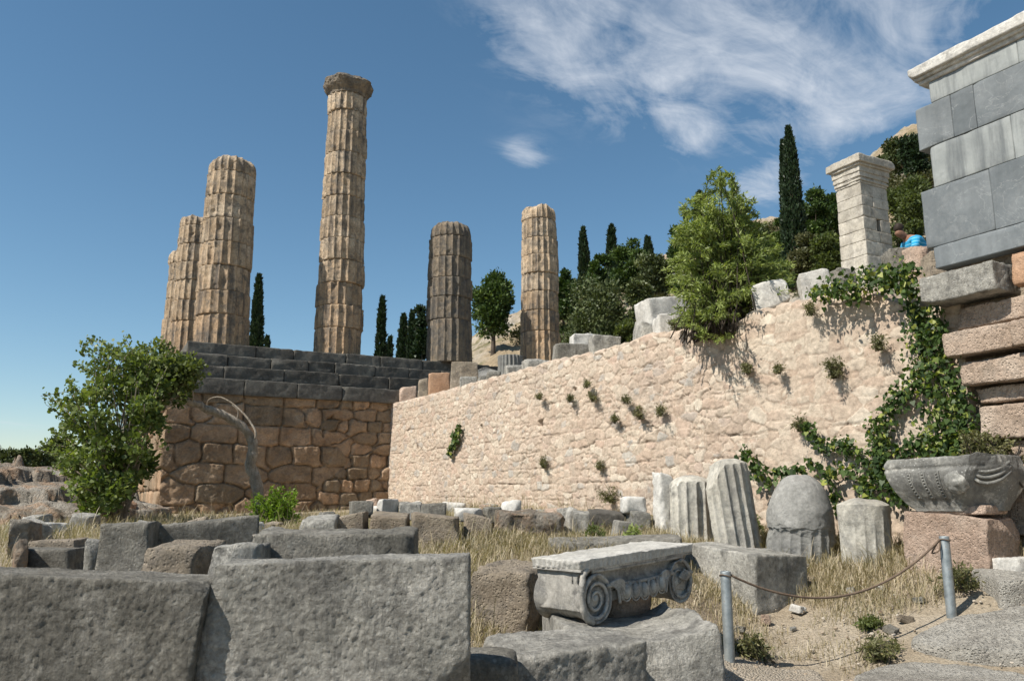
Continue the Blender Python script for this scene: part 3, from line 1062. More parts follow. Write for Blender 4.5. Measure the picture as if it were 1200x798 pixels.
# ------------------------------------------------------------------ columns
def column(px_u, pos, seams, label, seed, mat, r_bot=.94, r_top=.76, capital=False, top_rough=.12, full_h=11.2, missing=None):
    """seams: picture heights of the drum joints from top to bottom (converted to real heights at the column's distance)"""
    Y = pos[1]
    zs = sorted([at(px_u, v, Y)[2] for v in seams])
    zs[0] = STY - .02
    if not capital:
        zs[-1] -= .12
    root = thing('temple_column', label, 'column', (pos[0], pos[1], STY), YAW_TEMPLE, 'standing fluted temple columns')
    R = rng(seed)
    NTH = 320; nfl = 20
    th = np.arange(NTH) * 2 * math.pi / NTH
    for k in range(len(zs) - 1):
        z0, z1 = zs[k] - STY, zs[k + 1] - STY
        last = k == len(zs) - 2
        nz = 26
        tz = np.concatenate([[0, .01, .022, .04], np.linspace(.07, .93, nz), [.96, .978, .99, 1]])
        h = z1 - z0
        rot = R.uniform(-.012, .012)
        off = R.normal(size=2) * .018; rsc = 1 + R.normal() * .012
        TH, TZ = np.meshgrid(th, tz)
        zz = z0 + TZ * h
        rad0 = r_bot + (r_top - r_bot) * np.clip(zz / full_h, 0, 1)
        fl = (TH * nfl / (2 * math.pi) + rot * 3) % 1.0
        dep = .078 * (1 - (2 * fl - 1) ** 2) ** .75
        Pn = np.stack([np.cos(TH).ravel() * 1.0, np.sin(TH).ravel() * 1.0, zz.ravel()], 1)
        er = fbm(Pn * 1.1 + seed, 4, seed + k, .55).reshape(TH.shape)
        wear = np.clip(er * 1.3 + .28, 0, 1)
        r_ = rad0 - dep * (1 - .45 * wear ** 2) - .03 * wear
        big = fbm(Pn * 1.9 + 3.3 * k, 3, seed + 40 + k).reshape(TH.shape)
        r_ -= .10 * np.clip(big - .22, 0, 1)
        r_ -= .013 * fbm(Pn * 6, 4, seed + 9, .65).reshape(TH.shape)
        r_ -= .10 * np.clip(fbm(Pn * 3.2 + 11, 3, seed + 19).reshape(TH.shape) - .33, 0, 1)
        e0 = TZ * h; e1 = (1 - TZ) * h
        ch = np.clip(fbm(np.stack([np.cos(TH).ravel() * 2.2, np.sin(TH).ravel() * 2.2, 0 * zz.ravel() + k * 3.1], 1), 3, seed + 60).reshape(TH.shape) + .35, .1, 1.2)
        ch2 = np.clip(fbm(np.stack([np.cos(TH).ravel() * 2.2, np.sin(TH).ravel() * 2.2, 0 * zz.ravel() + k * 3.1 + 3.1], 1), 3, seed + 60).reshape(TH.shape) + .35, .1, 1.2)
        c1_ = np.clip(ch - .35, 0, 1); c2_ = np.clip(ch2 - .35, 0, 1)
        r_ -= .075 * c1_ * np.exp(-e0 / .05) + .05 * np.exp(-e0 / .010)
        r_ -= .075 * c2_ * np.exp(-e1 / .05) + .05 * np.exp(-e1 / .010)
        if last and not capital:
            rr = np.clip(fbm(np.stack([np.cos(TH).ravel() * 1.4, np.sin(TH).ravel() * 1.4, 0 * zz.ravel()], 1), 3, seed + 80).reshape(TH.shape) + .4, 0, 1.3)
            r_ -= (.10 + .25 * rr) * np.exp(-e1 / .14)
            zz = zz - top_rough * rr * TZ ** 3
        r_ = r_ * rsc
        X = r_ * np.cos(TH) + off[0]; Yy = r_ * np.sin(TH) + off[1]
        V = np.stack([X.ravel(), Yy.ravel(), zz.ravel()], 1)
        g = G(); g.add(V, grid_faces(NTH, len(tz), True))
        # end faces
        for end in (0, 1):
            ring = V[-NTH:] if end else V[:NTH]
            rings = []
            for f in (1, .96, .8, .5, .2, .02):
                q = ring.copy(); q[:, 0] = off[0] + (q[:, 0] - off[0]) * f; q[:, 1] = off[1] + (q[:, 1] - off[1]) * f
                if f < 1:
                    q[:, 2] = q[:, 2].mean() * (1 - f) + q[:, 2] * f + (.06 * fbm(q * 3, 3, seed) if (end and last) else 0)
                rings.append(q)
            F = grid_faces(NTH, 6, True)
            g.add(np.concatenate(rings), F if end else F[:, ::-1])
        d = g.build('drum', mat, root)
    if capital:
        zc = zs[-1] - STY
        prof = [(.70, -.02), (.76, .0), (.765, .10), (.78, .16), (.82, .22), (.88, .32), (.95, .45), (1.0, .57), (1.03, .66), (1.02, .72), (1.0, .80), (.95, .88), (.80, .93), (.5, .95), (.02, .95)]
        pz = np.array(prof)
        t = np.linspace(0, len(pz) - 1, 60); k = np.clip(t.astype(int), 0, len(pz) - 2); f = (t - k)[:, None]
        prof = pz[k] * (1 - f) + pz[k + 1] * f
        V, F = lathe(prof, 160)
        nr = np.hypot(V[:, 0], V[:, 1])[:, None]
        dirn = np.concatenate([V[:, :2] / (nr + 1e-6), 0 * nr], 1)
        wear = .09 * fbm(V * 1.8, 4, 5, .6) + .05 * np.clip(fbm(V * 4, 3, 6), 0, 1) - .05
        rim = np.exp(-((V[:, 2] - .72) / .25) ** 2)
        V = V + dirn * (wear * (.5 + rim))[:, None] * np.minimum(nr / .5, 1)
        V[:, 2] += .06 * fbm(V * 2.2, 3, 7) * (V[:, 2] > .6)
        V[:, 2] = V[:, 2] * .72 + zc
        g = G(); g.add(V, F); g.build('capital', M['column_dark'], root)
    return root


def facade_pos(u, m=0.0):
    """column on the temple front seen in picture column u"""
    t_ = (u - CX) / 917.0
    P0 = np.array([-6.56, 29.5]) + FM * m
    k = (t_ * P0[1] - P0[0]) / (FD[0] - t_ * FD[1])
    return P0 + FD * k


column(262, facade_pos(259), [185, 209, 236, 263, 290, 317, 346, 373, 402], 'massive broken fluted column on the left corner of the platform', 11, M['column'], r_bot=.96, r_top=.80, top_rough=.15)
column(232, np.array([-13.1, 32.0]), [254, 270, 291, 312, 333, 356, 380, 405], 'broken fluted column partly hidden by the corner column', 12, M['column'], r_bot=.9, r_top=.78)
column(208, np.array([-15.4, 36.5]), [293, 312, 332, 353, 376, 400], 'shortest and most distant broken fluted column on the far left', 13, M['column'], r_bot=.9, r_top=.80)
column(399, facade_pos(396, .15), [117, 137, 161, 186, 211, 236, 260, 285, 310, 336, 362, 388, 414], 'tallest fluted column with its flared capital still in place', 14, M['column'], r_bot=.93, r_top=.755, capital=True)
column(526, facade_pos(526, .72), [261, 282, 306, 330, 352, 378, 423], 'dark broken fluted column right of the tallest one', 15, M['column_dark'], r_bot=.93, r_top=.79, top_rough=.05)  # drawn in darker stone than the other columns
column(632, facade_pos(633, .85), [241, 261, 283, 303, 324, 345, 367, 391, 420], 'slender broken fluted column standing farthest right', 16, M['column'], r_bot=.86, r_top=.72, top_rough=.12)
# ------------------------------------------------------------------ blocks, boulders, fragments
GROUP_FALL = None


def block(name, label, cat, dims, loc, rz=0.0, mat='grey', seed=1, res=.05, r=.03, amp=.015, freq=3.0, cuts=4, cut_depth=.1, fine=.006, ffreq=16, tilt=(0, 0), group=None,
          fn=None, planes=None, maxn=140, warp=1.0):
    V, F = rbox(dims, res, r, amp, freq, seed, cuts, cut_depth, fine, ffreq, fn, planes, maxn, warp)
    g = G(); g.add(V, F)
    o = g.build(name, M[mat], None, [float(c) for c in loc], (tilt[0], tilt[1], rz))
    return tag(o, label, cat, group, 'thing')


def pixblock(name, label, cat, box, Y, depth, rz=0.0, mat='grey', sink=.25, **kw):
    """block whose picture extent is box=(u0,v0,u1,v1) with its near face at distance Y; the base goes below the ground by `sink`"""
    u0, v0, u1, v1 = box
    if Y is None:
        Y = on_ground((u0 + u1) / 2, v1 - 2)[1]
    vm = (v0 + v1) / 2
    a, b = at(u0, vm, Y), at(u1, vm, Y)
    zt, zb = at((u0 + u1) / 2, v0, Y)[2], at((u0 + u1) / 2, v1, Y)[2]
    W = b[0] - a[0]
    c, s = abs(math.cos(rz)), abs(math.sin(rz))
    w = max((W - depth * s) / max(c, .3), .12)
    ctr = (a + b) / 2
    yb = ctr[1] + (w * s + depth * c) / 2
    x = ctr[0] * (yb / Y) ** .0 + ctr[0] / Y * (yb - Y)
    h = zt - zb + sink
    return block(name, label, cat, (w, depth, h), (x, yb, zb - sink), rz, mat, **kw)


STONES = 'fallen stones and blocks in front of the wall'

# ---- the two big foreground blocks
bl = at(243, 660, 3.86); p0 = at(-40, 646, 3.35)
w1 = 2.2
yaw1 = math.radians(7)
h1 = 1.238
d1 = .40
# the right front corner sits at picture column 246
c_r = np.array([ray(243, 665)[0] * 4.05, 4.05])
cx1 = c_r - np.array([math.cos(yaw1), math.sin(yaw1)]) * w1 / 2 + np.array([-math.sin(yaw1), math.cos(yaw1)]) * d1 / 2


def chip1(p):
    # roll: the top falls slightly towards the right
    k = p[:, 2] > 0
    p[:, 2] += np.where(k, (-p[:, 0]) * .055, 0)
    # right end leans
    p[:, 0] += sstep(.7, 1.05, p[:, 0]) * (p[:, 2] - .55) * .11
    return p


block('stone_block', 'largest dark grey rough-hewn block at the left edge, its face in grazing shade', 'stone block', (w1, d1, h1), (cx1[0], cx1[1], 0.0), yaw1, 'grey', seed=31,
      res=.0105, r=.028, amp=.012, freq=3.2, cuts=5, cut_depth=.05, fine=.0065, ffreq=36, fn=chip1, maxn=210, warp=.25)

c_l = np.array([ray(247, 655)[0] * 4.12, 4.12])
yaw2 = math.radians(2)
w2 = at(551, 655, 4.12)[0] - c_l[0]
d2 = .42
cx2 = c_l + np.array([math.cos(yaw2), math.sin(yaw2)]) * w2 / 2 + np.array([-math.sin(yaw2), math.cos(yaw2)]) * d2 / 2


def chip2(p):
    p[:, 2] += .018 * p[:, 0]
    p[:, 0] += sstep(-.35, -.6, p[:, 0]) * (p[:, 2] - .55) * .10
    # broken lower right corner
    t = np.clip((p[:, 0] - .25) / .45, 0, 1)
    p[:, 1] += np.where(p[:, 1] < 0, .16 * sstep(.0, .35, t * .42 - (p[:, 2] + .14)), 0) * 1.0
    return p


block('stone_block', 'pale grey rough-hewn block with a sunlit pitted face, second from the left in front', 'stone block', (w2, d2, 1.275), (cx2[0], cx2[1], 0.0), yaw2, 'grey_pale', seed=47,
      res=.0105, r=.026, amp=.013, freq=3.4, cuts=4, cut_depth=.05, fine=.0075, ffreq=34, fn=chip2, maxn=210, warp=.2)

# ---- second row behind them
pixblock('stone_block', 'long low grey block with a broken top just behind the sunlit front block', 'stone block', (300, 624, 493, 660), 5.6, .5, .05, 'grey', seed=3, res=.03, cuts=6, cut_depth=.12, amp=.03, fine=.012, sink=.6)
pixblock('stone_slab', 'long smooth grey slab sloping up to the right behind the front blocks', 'stone slab', (183, 611, 309, 668), 7.3, .35, .42, 'grey', seed=4, res=.05, cuts=2, cut_depth=.05, amp=.006, tilt=(0, -.05), sink=.3)
pixblock('stone_block', 'squared grey block with a pale left edge beside the long slab', 'stone block', (117, 615, 190, 668), 6.9, .55, .2, 'grey', seed=5, res=.04, cuts=4, cut_depth=.1, amp=.015, sink=.3)
pixblock('rock', 'rough tan boulder resting between the slab and the front blocks', 'rock', (178, 638, 265, 668), 5.4, .5, -.2, 'tan', seed=6, res=.035, r=.1, cuts=8, cut_depth=.3, amp=.04, sink=.4)
pixblock('rock', 'small grey rock with a pale top touching the back of the sunlit front block', 'rock', (243, 640, 318, 668), 5.2, .4, .1, 'grey_pale', seed=7, res=.035, r=.08, cuts=8, cut_depth=.3, amp=.03, sink=.4)
pixblock('stone_slab', 'thin flat stone lying left of the squared block', 'stone slab', (36, 634, 101, 645), 9.2, .5, .15, 'tan', seed=8, res=.05, cuts=4, cut_depth=.12, amp=.02, sink=.02, tilt=(0, -.04))
pixblock('stone_slab', 'lower thin flat stone under another flat stone near the left rocks', 'stone slab', (28, 643, 103, 655), 8.9, .7, .1, 'grey', seed=9, res=.05, cuts=4, cut_depth=.12, amp=.02, sink=.4)
pixblock('rock', 'upright brown rock with a dark shaded right face among the left rocks', 'rock', (8, 610, 50, 655), 9.8, .7, .3, 'rock', seed=10, res=.05, r=.08, cuts=8, cut_depth=.25, amp=.05, sink=.3)
pixblock('rock', 'small pointed brown rock at the foot of the left outcrop', 'rock', (12, 633, 38, 656), 8.6, .4, .6, 'rock', seed=11, res=.04, r=.08, cuts=8, cut_depth=.4, amp=.04, sink=.3)
pixblock('rock', 'small pale rock wedged left of the squared block', 'rock', (99, 634, 122, 655), 7.6, .3, .3, 'grey_pale', seed=12, res=.03, r=.07, cuts=8, cut_depth=.4, amp=.03, sink=.3)

# ---- row of foundations in the middle
pixblock('stone_block', 'pitted pale grey block at the left end of the middle row', 'stone block', (353, 607, 398, 640), 10.2, .6, .1, 'grey_pale', seed=13, cuts=5, cut_depth=.15, amp=.03, sink=.6)
pixblock('stone_block', 'tan block with a dowel hole second in the middle row', 'stone block', (395, 603, 434, 640), 10.5, .7, .08, 'tan', seed=14, cuts=4, cut_depth=.1, amp=.02, sink=.6)
pixblock('stone_block', 'tan block with a notch third in the middle row', 'stone block', (433, 603, 482, 640), 10.4, .7, .06, 'tan', seed=15, cuts=4, cut_depth=.1, amp=.025, sink=.6)
pixblock('stone_block', 'orange-brown worn block with a dark stained top in the middle row', 'stone block', (479, 605, 541, 668), 10.3, .8, .06, 'tan', seed=16, cuts=5, cut_depth=.12, amp=.035, sink=.5)
pixblock('stone_block', 'squat pale tan block right of the gap in the middle row', 'stone block', (541, 605, 578, 650), 10.8, .7, .1, 'tan', seed=17, cuts=3, cut_depth=.1, amp=.015, sink=.5)
pixblock('rock', 'dark pitted conglomerate mass right of the squat tan block', 'rock', (573, 601, 668, 648), 11.4, .9, .2, 'rock', seed=18, res=.045, r=.12, cuts=9, cut_depth=.25, amp=.08, fine=.02, ffreq=9, sink=.5)
pixblock('rock', 'small grey rock on top of the pitted block in the middle row', 'rock', (370, 600, 395, 609), 10.9, .3, .2, 'grey', seed=19, r=.05, cuts=7, cut_depth=.35, amp=.02, sink=.03)
pixblock('rock', 'dark grey wedge-shaped stone on top of the tan blocks', 'rock', (405, 587, 441, 605), 11.2, .5, .3, 'grey', seed=20, r=.03, cuts=4, cut_depth=.2, amp=.015, sink=.03,
         planes=[((-.8, 0, .6), .22)])
pixblock('rock', 'small white stone block with a dark right side before the wall corner', 'rock', (444, 585, 465, 606), 11.4, .4, -.5, 'white', seed=21, r=.03, cuts=4, cut_depth=.2, amp=.015, sink=.05)
pixblock('stone_block', 'grey squared stone lying on the tan blocks of the middle row', 'stone block', (465, 589, 497, 606), 11.5, .5, .1, 'grey_pale', seed=22, cuts=4, cut_depth=.15, amp=.015, sink=.05)
pixblock('stone_block', 'broken grey stone with a dark right end on the middle row', 'stone block', (492, 590, 524, 607), 11.3, .5, .1, 'grey', seed=23, cuts=6, cut_depth=.2, amp=.025, sink=.05)
pixblock('rock', 'flat whitish stone lying on the squat tan block', 'rock', (530, 596, 568, 608), 11.8, .6, .1, 'white', seed=24, r=.05, cuts=6, cut_depth=.3, amp=.03, sink=.05)
pixblock('rock', 'small dark grey stone between two white stones on the middle row', 'rock', (564, 594, 590, 606), 12.0, .4, .2, 'grey', seed=25, r=.05, cuts=6, cut_depth=.3, amp=.03, sink=.1)
pixblock('rock', 'bright white upright marble chunk on the dark conglomerate', 'rock', (585, 586, 612, 607), 12.2, .45, .4, 'white', seed=26, r=.05, cuts=7, cut_depth=.35, amp=.03, sink=.15, planes=[((-.75, 0, .66), .16)])
pixblock('rock', 'rough pale rock at the right end of the dark conglomerate', 'rock', (650, 595, 678, 640), 12.2, .5, .4, 'grey_pale', seed=27, r=.08, cuts=7, cut_depth=.3, amp=.04, sink=.3)
pixblock('stone_block', 'upright pale grey slab end beside the dark recess', 'stone block', (671, 599, 692, 645), 12.0, .3, 0, 'grey_pale', seed=28, r=.03, cuts=2, cut_depth=.08, amp=.008, sink=.3)
pixblock('stone_block', 'dark grey block behind the upright slab', 'stone block', (689, 599, 734, 640), 12.7, .6, 0.0, 'krepis', seed=29, r=.04, cuts=4, cut_depth=.12, amp=.02, sink=.3)
pixblock('stone_block', 'tilted square grey stone half hidden by green weeds', 'stone block', (710, 610, 735, 645), 11.8, .25, .3, 'grey_pale', seed=30, r=.03, cuts=3, cut_depth=.12, amp=.01, sink=.2, tilt=(0, .18))
pixblock('stone_block', 'low whitish pedestal under the round marble stone', 'stone block', (732, 600, 762, 645), 12.4, .5, .15, 'grey_pale', seed=32, r=.03, cuts=4, cut_depth=.15, amp=.015, sink=.2)
pixblock('rock', 'rounded white marble stone resting on the low pedestal', 'rock', (726, 582, 758, 601), 12.5, .4, .15, 'white', seed=33, r=.11, cuts=6, cut_depth=.25, amp=.03, sink=.01)
pixblock('stone_slab', 'thin flat grey slab on the grass behind the volute capital', 'stone slab', (641, 632, 800, 650), 9.9, .6, .02, 'grey', seed=34, cuts=3, cut_depth=.06, amp=.012, sink=.6)

# ---- block with a lit left face beside the post
def corner_block(name, label, u_corner, Y, w, d, zb, zt, mat, seed, **kw):
    """block aligned with the wall whose near right corner is seen at picture column u_corner"""
    c = np.array([(u_corner - CX) / 950.0 * Y, Y])
    ctr = c - WD * w / 2 - WN * d / 2
    return block(name, label, kw.pop('cat', 'stone block'), (w, d, zt - zb), (ctr[0], ctr[1], zb), YAW_WALL, mat, seed=seed, **kw)


corner_block('stone_slab', 'thick grey slab with a shaded right side between capital and fluted fragments', 879, 9.3, 1.55, .85, .2, .93, 'grey_pale', 35, cat='stone slab', res=.04, cuts=3, cut_depth=.07, amp=.012)
pinkb = corner_block('stone_block', 'big square pink stone block carrying the broken marble capital', 1150, 8.7, 1.0, .62, .45, 1.36, 'pink', 36, res=.03, cuts=5, cut_depth=.13, amp=.02, fine=.012)

# ---- tan boulder left of the capital, base stones of the capital
pixblock('rock', 'low tan boulder in the dry grass left of the volute capital', 'rock', (548, 668, 650, 735), 7.6, .7, -.35, 'tan', seed=37, res=.035, r=.12, cuts=7, cut_depth=.25, amp=.05, fine=.015, sink=.2)


def hollow(p):
    # worn saddle in the top of the stone
    x = p[:, 0]
    k = sstep(-.05, .12, p[:, 2])
    p[:, 2] += k * (-.07 * np.exp(-((x + .05) / .38) ** 2) + .10 * sstep(.35, .65, x))
    return p


BASE_Z = .50
pixblock('stone_block', 'grey worn bedding stone with a hollow top directly under the volute capital', 'stone block', (625, 744, 838, 792), 5.95, 1.45, .12, 'grey_pale', seed=38, res=.025, r=.05, cuts=5, cut_depth=.1, amp=.018, fine=.006, fn=hollow, sink=.15)
pixblock('rock', 'rounded pale grey rock in front of the stone under the volute capital', 'rock', (548, 766, 765, 870), 5.15, .75, .30, 'grey_pale', seed=39, res=.016, r=.07, cuts=6, cut_depth=.16, amp=.025, fine=.007, ffreq=28, sink=.2)
pixblock('rock', 'dark low rock standing in for the shadow right of the sunlit front block', 'rock', (528, 776, 610, 870), 4.7, .5, .0, 'grey', seed=40, res=.03, r=.1, cuts=7, cut_depth=.3, amp=.04, sink=.2)  # added rock, put where only a patch of shadow lies

# ---- right edge stones and paving
def pavestone(name, label, poly, zoff, thick, mat, seed, cat='paving slab'):
    """flat worn slab with an irregular outline on the ground"""
    P = np.array([on_ground(u, v)[:2] for u, v in poly])
    c = P.mean(0)
    q = P - c
    ang = np.arctan2(q[:, 1], q[:, 0]); o = np.argsort(ang)
    q = q[o]
    # dense closed outline
    k = len(q); out = []
    for i in range(k):
        a, b = q[i], q[(i + 1) % k]
        m_ = max(int(np.linalg.norm(b - a) / .035), 2)
        for t in np.arange(m_) / m_:
            out.append(a * (1 - t) + b * t)
    out = np.array(out)
    for _ in range(6):
        out = .5 * out + .25 * np.roll(out, 1, 0) + .25 * np.roll(out, -1, 0)
    out = out * (1 + .025 * fbm(np.stack([out[:, 0] * 3, out[:, 1] * 3, 0 * out[:, 0] + seed], 1), 3, seed))[:, None]
    n_ = len(out)
    zg = max(gz(*(c + x)) for x in q * .6)
    rings = []
    for f, dz in ((1.0, -thick), (1.0, -thick * .4), (.99, -.03), (.975, -.008), (.95, 0)):
        rings.append(np.column_stack([out * f, np.full(n_, dz)]))
    for f in np.linspace(.93, .01, 26):
        rings.append(np.column_stack([out * f, np.zeros(n_)]))
    V = np.concatenate(rings)
    V[:, 2] += (V[:, 2] > -.05) * (.028 * fbm(np.column_stack([V[:, :2] * 2.2, np.full(len(V), seed)]), 4, seed) + .012 * fbm(np.column_stack([V[:, :2] * 11, np.full(len(V), seed)]), 3, seed + 1))
    V[:, :2] += .012 * np.column_stack([fbm(V * 8 + 3, 2, seed), fbm(V * 8 + 9, 2, seed)]) * (V[:, 2:3] < -.02)
    # follow the slope of the ground loosely
    sl = np.array([gz(c[0] + .6, c[1]) - gz(c[0] - .6, c[1]), gz(c[0], c[1] + .6) - gz(c[0], c[1] - .6)]) / 1.2
    V[:, 2] += .8 * (V[:, :2] @ sl)
    g = G(); g.add(V, grid_faces(n_, len(rings), True))
    o = g.build(name, M[mat], None, (c[0], c[1], gz(*c) + zoff))
    return tag(o, label, cat, None, 'thing')


pavestone('paving_slab', 'large worn grey paving slab in the bottom right, upper of the two big ones', [(1062, 760), (1110, 735), (1200, 712), (1300, 712), (1330, 775), (1200, 782), (1110, 772)], .10, .3, 'slab', 41)
pavestone('paving_slab', 'worn grey paving slab at the bottom edge, lower of the two big ones', [(1000, 806), (1050, 778), (1140, 782), (1260, 800), (1260, 900), (1100, 920), (990, 880)], .15, .3, 'slab', 42)
pixblock('stone_block', 'low pale grey stone at the right edge just above the paving slabs', 'stone block', (1146, 679, 1240, 716), None, .8, -.2, 'slab', seed=43, res=.04, r=.06, cuts=5, cut_depth=.12, amp=.03, sink=.3)
pixblock('rock', 'small whitish rock in grass right of the pink block', 'rock', (1158, 655, 1215, 684), None, .5, .3, 'white', seed=44, res=.035, r=.08, cuts=8, cut_depth=.35, amp=.04, sink=.25)

# ---- fluted fragments leaning along the wall
def fluted(name, label, box, Y, nfl, mat, seed, tilt=0.0, vis=1.0, yaw=0.0, dome=.15, flute_from=0.0, cut=None, depth_f=1.0, fdep=.16, sink=.25, wob=.05, cat='column fragment', group='fluted column fragments along the wall'):
    """piece of a fluted column shaft: nfl flutes round the whole drum; broken domed top"""
    u0, v0, u1, v1 = box
    a, b = at(u0, (v0 + v1) / 2, Y), at(u1, (v0 + v1) / 2, Y)
    r0 = (b[0] - a[0]) / 2
    zt, zb = at((u0 + u1) / 2, v0, Y)[2], at((u0 + u1) / 2, v1, Y)[2] - sink
    h = zt - zb
    NTH, NZ = 220, 60
    th = np.arange(NTH) * 2 * math.pi / NTH
    tz = np.concatenate([np.linspace(0, .9, NZ), np.linspace(.91, 1, 12)])
    TH, TZ = np.meshgrid(th, tz)
    fl = (TH * nfl / (2 * math.pi)) % 1
    fm = sstep(flute_from - .22, flute_from + .16, 1 - TZ + .25 * fbm(np.stack([np.cos(TH).ravel() * 2, np.sin(TH).ravel() * 2, 0 * TH.ravel() + seed], 1), 3, seed).reshape(TH.shape)) if flute_from > 0 else 1.0
    fr = r0 * 2 * math.pi / nfl * .5
    dep = fr * fdep * 6.5 * np.clip(1 - (2 * np.clip((fl - .06) / .88, 0, 1) - 1) ** 2, 0, 1) ** .6 * fm
    dep = dep * np.where((fl < .06) | (fl > .94), 0, 1)
    P = np.stack([np.cos(TH).ravel() * r0, np.sin(TH).ravel() * r0, TZ.ravel() * h], 1)
    r_ = r0 - dep * .55 + wob * r0 * fbm(P * 2.2 + seed, 4, seed).reshape(TH.shape)
    r_ -= r0 * .08 * np.clip(fbm(P * 3.4 + seed, 3, seed + 2).reshape(TH.shape) - .2, 0, 1)
    z = TZ * h
    X, Yv = r_ * np.cos(TH), r_ * np.sin(TH) * depth_f
    V = np.stack([X.ravel(), Yv.ravel(), z.ravel()], 1)
    ring = V[-NTH:]
    rings = [V]
    for f in np.linspace(.97, .02, 14):
        q = ring.copy(); q[:, :2] *= f
        rings.append(q)
    V = np.concatenate(rings)
    # domed / broken top: bring heights down away from the axis
    k = sstep(.35 if dome < .25 else .1, 1.0, V[:, 2] / h)
    rr = np.hypot(V[:, 0], V[:, 1] / depth_f) / r0
    V[:, 2] -= k * h * dome * np.clip(rr, 0, 1.1) ** (2 if dome < .25 else 3.2)
    if cut is not None:
        for nn, dd in cut:
            nn = np.array(nn, dtype=float); nn /= np.linalg.norm(nn)
            s = V @ nn - dd * h
            s = s + .05 * r0 * fbm(V * 5, 3, seed + 7)
            V = V - nn * np.maximum(s, 0)[:, None]
    V[:, 2] += k * .03 * fbm(V * 4, 4, seed + 4)
    g = G(); g.add(V, grid_faces(NTH, len(tz) + 14, True))
    ctr = (a + b) / 2
    yc = Y + r0 * depth_f
    o = g.build(name, M[mat], None, (ctr[0] / Y * yc, yc, zb), (0, tilt, yaw))
    return tag(o, label, cat, group, 'thing')


pixblock('marble_shaft', 'slim plain pale marble shaft leftmost of the column fragments', 'marble shaft', (765, 555, 790, 640), 12.3, .3, .3, 'white', seed=50, r=.09, cuts=1, cut_depth=.06, amp=.01, sink=.2, res=.03)
fluted('fluted_fragment', 'pale fluted column fragment with ivy on top beside the slim plain shaft', (784, 556, 839, 640), 11.9, 14, 'drum', 51, dome=.10, cut=[((-.8, 0, .6), .72), ((.5, 0, .86), .93)], yaw=.3, depth_f=.8)
fluted('fluted_fragment', 'tallest fluted column fragment leaning left with a pointed broken top', (838, 536, 893, 645), 11.2, 16, 'drum', 52, tilt=-.13, dome=.06, cut=[((-.85, 0, .52), .56), ((.7, 0, .7), .80)], yaw=.15, depth_f=.85)
fluted('fluted_fragment', 'round-topped dark grey column fragment with flutes only on its lower half', (895, 556, 973, 645), 10.5, 20, 'drum_grey', 53, dome=.40, wob=.08, flute_from=.42, tilt=.06, fdep=.12, depth_f=.9)
fluted('fluted_fragment', 'short worn column stub with faint flutes, left of the pink block', (984, 584, 1043, 655), 9.9, 16, 'drum', 54, dome=.08, flute_from=.25, fdep=.07, wob=.07, depth_f=.9, cut=[((.8, 0, .5), .80)])

# ---- stones on top of the retaining wall
TOPS = 'loose stones on top of the retaining wall'


def topstone(name, label, cat, box, q, depth, mat, seed, rz=None, sink=.12, **kw):
    u0, v0, u1, v1 = box
    Y = on_wall((u0 + u1) / 2, (v0 + v1) / 2, q - .28)[1]
    return pixblock(name, label, cat, box, Y, depth, YAW_WALL + math.pi / 2 + .3 if rz is None else rz, mat, sink=sink, seed=seed, **kw)


topstone('rock', 'small rounded orange stone at the lowest left end of the wall top', 'rock', (467, 452, 490, 474), -.15, .45, 'pink', 60, rz=.2, r=.08, cuts=6, cut_depth=.25, amp=.03)
topstone('rock', 'narrow upright tan stone beside the small rounded orange stone', 'rock', (489, 443, 503, 468), -.15, .5, 'tan', 61, rz=.1, r=.04, cuts=4, cut_depth=.2, amp=.02)
topstone('stone_block', 'orange squared block on the wall top below the dark platform steps', 'stone block', (501, 437, 528, 464), -.2, .5, 'orange', 62, rz=.15, r=.04, cuts=5, cut_depth=.15, amp=.02)
topstone('stone_block', 'tall tan block with a dark stained right part on the wall top', 'stone block', (526, 424, 562, 462), -.3, .6, 'tan', 63, rz=.1, r=.03, cuts=4, cut_depth=.12, amp=.015)
topstone('stone_block', 'small pale block in front of the tall tan block on the wall', 'stone block', (538, 441, 560, 460), -.02, .3, 'grey_pale', 64, rz=.1, r=.03, cuts=4, cut_depth=.15, amp=.015)
topstone('rock', 'small grey rock on the wall left of the dark fluted drum', 'rock', (559, 439, 573, 455), -.2, .35, 'grey_pale', 65, rz=.1, r=.05, cuts=7, cut_depth=.3, amp=.03)
topstone('rock', 'grey rock with a shaded end next to the dark fluted drum', 'rock', (569, 435, 588, 455), -.25, .4, 'grey', 66, rz=.1, r=.05, cuts=7, cut_depth=.3, amp=.03)
fluted('fluted_drum', 'short dark grey fluted drum standing on the wall top', (583, 414, 613, 446), on_wall(598, 430, -1.3)[1], 20, 'drum_grey', 67, dome=.02, fdep=.2, sink=.3, group=None)
pixblock('pediment_block', 'white moulded gable-shaped marble block between the fifth and sixth columns', 'marble block', (548, 421, 586, 448), on_wall(566, 432, -2.2)[1], .6, .2, 'white', seed=68, r=.02, cuts=0, amp=.006, sink=.2, planes=[((-.42, 0, .9), .22), ((.30, 0, .95), .235)])
topstone('rock', 'flat light grey stone right of the dark fluted drum', 'rock', (589, 426, 616, 444), -.2, .5, 'grey_pale', 69, rz=.2, r=.04, cuts=5, cut_depth=.2, amp=.02)
topstone('rock', 'long flat light grey stone below the slender column', 'rock', (610, 420, 652, 438), -.3, .6, 'grey_pale', 70, rz=.25, r=.05, cuts=6, cut_depth=.2, amp=.03)
topstone('rock', 'large rounded grey stone on the wall right of the slender column', 'rock', (647, 401, 694, 422), -.2, .6, 'grey', 71, rz=.15, r=.1, cuts=6, cut_depth=.2, amp=.04)
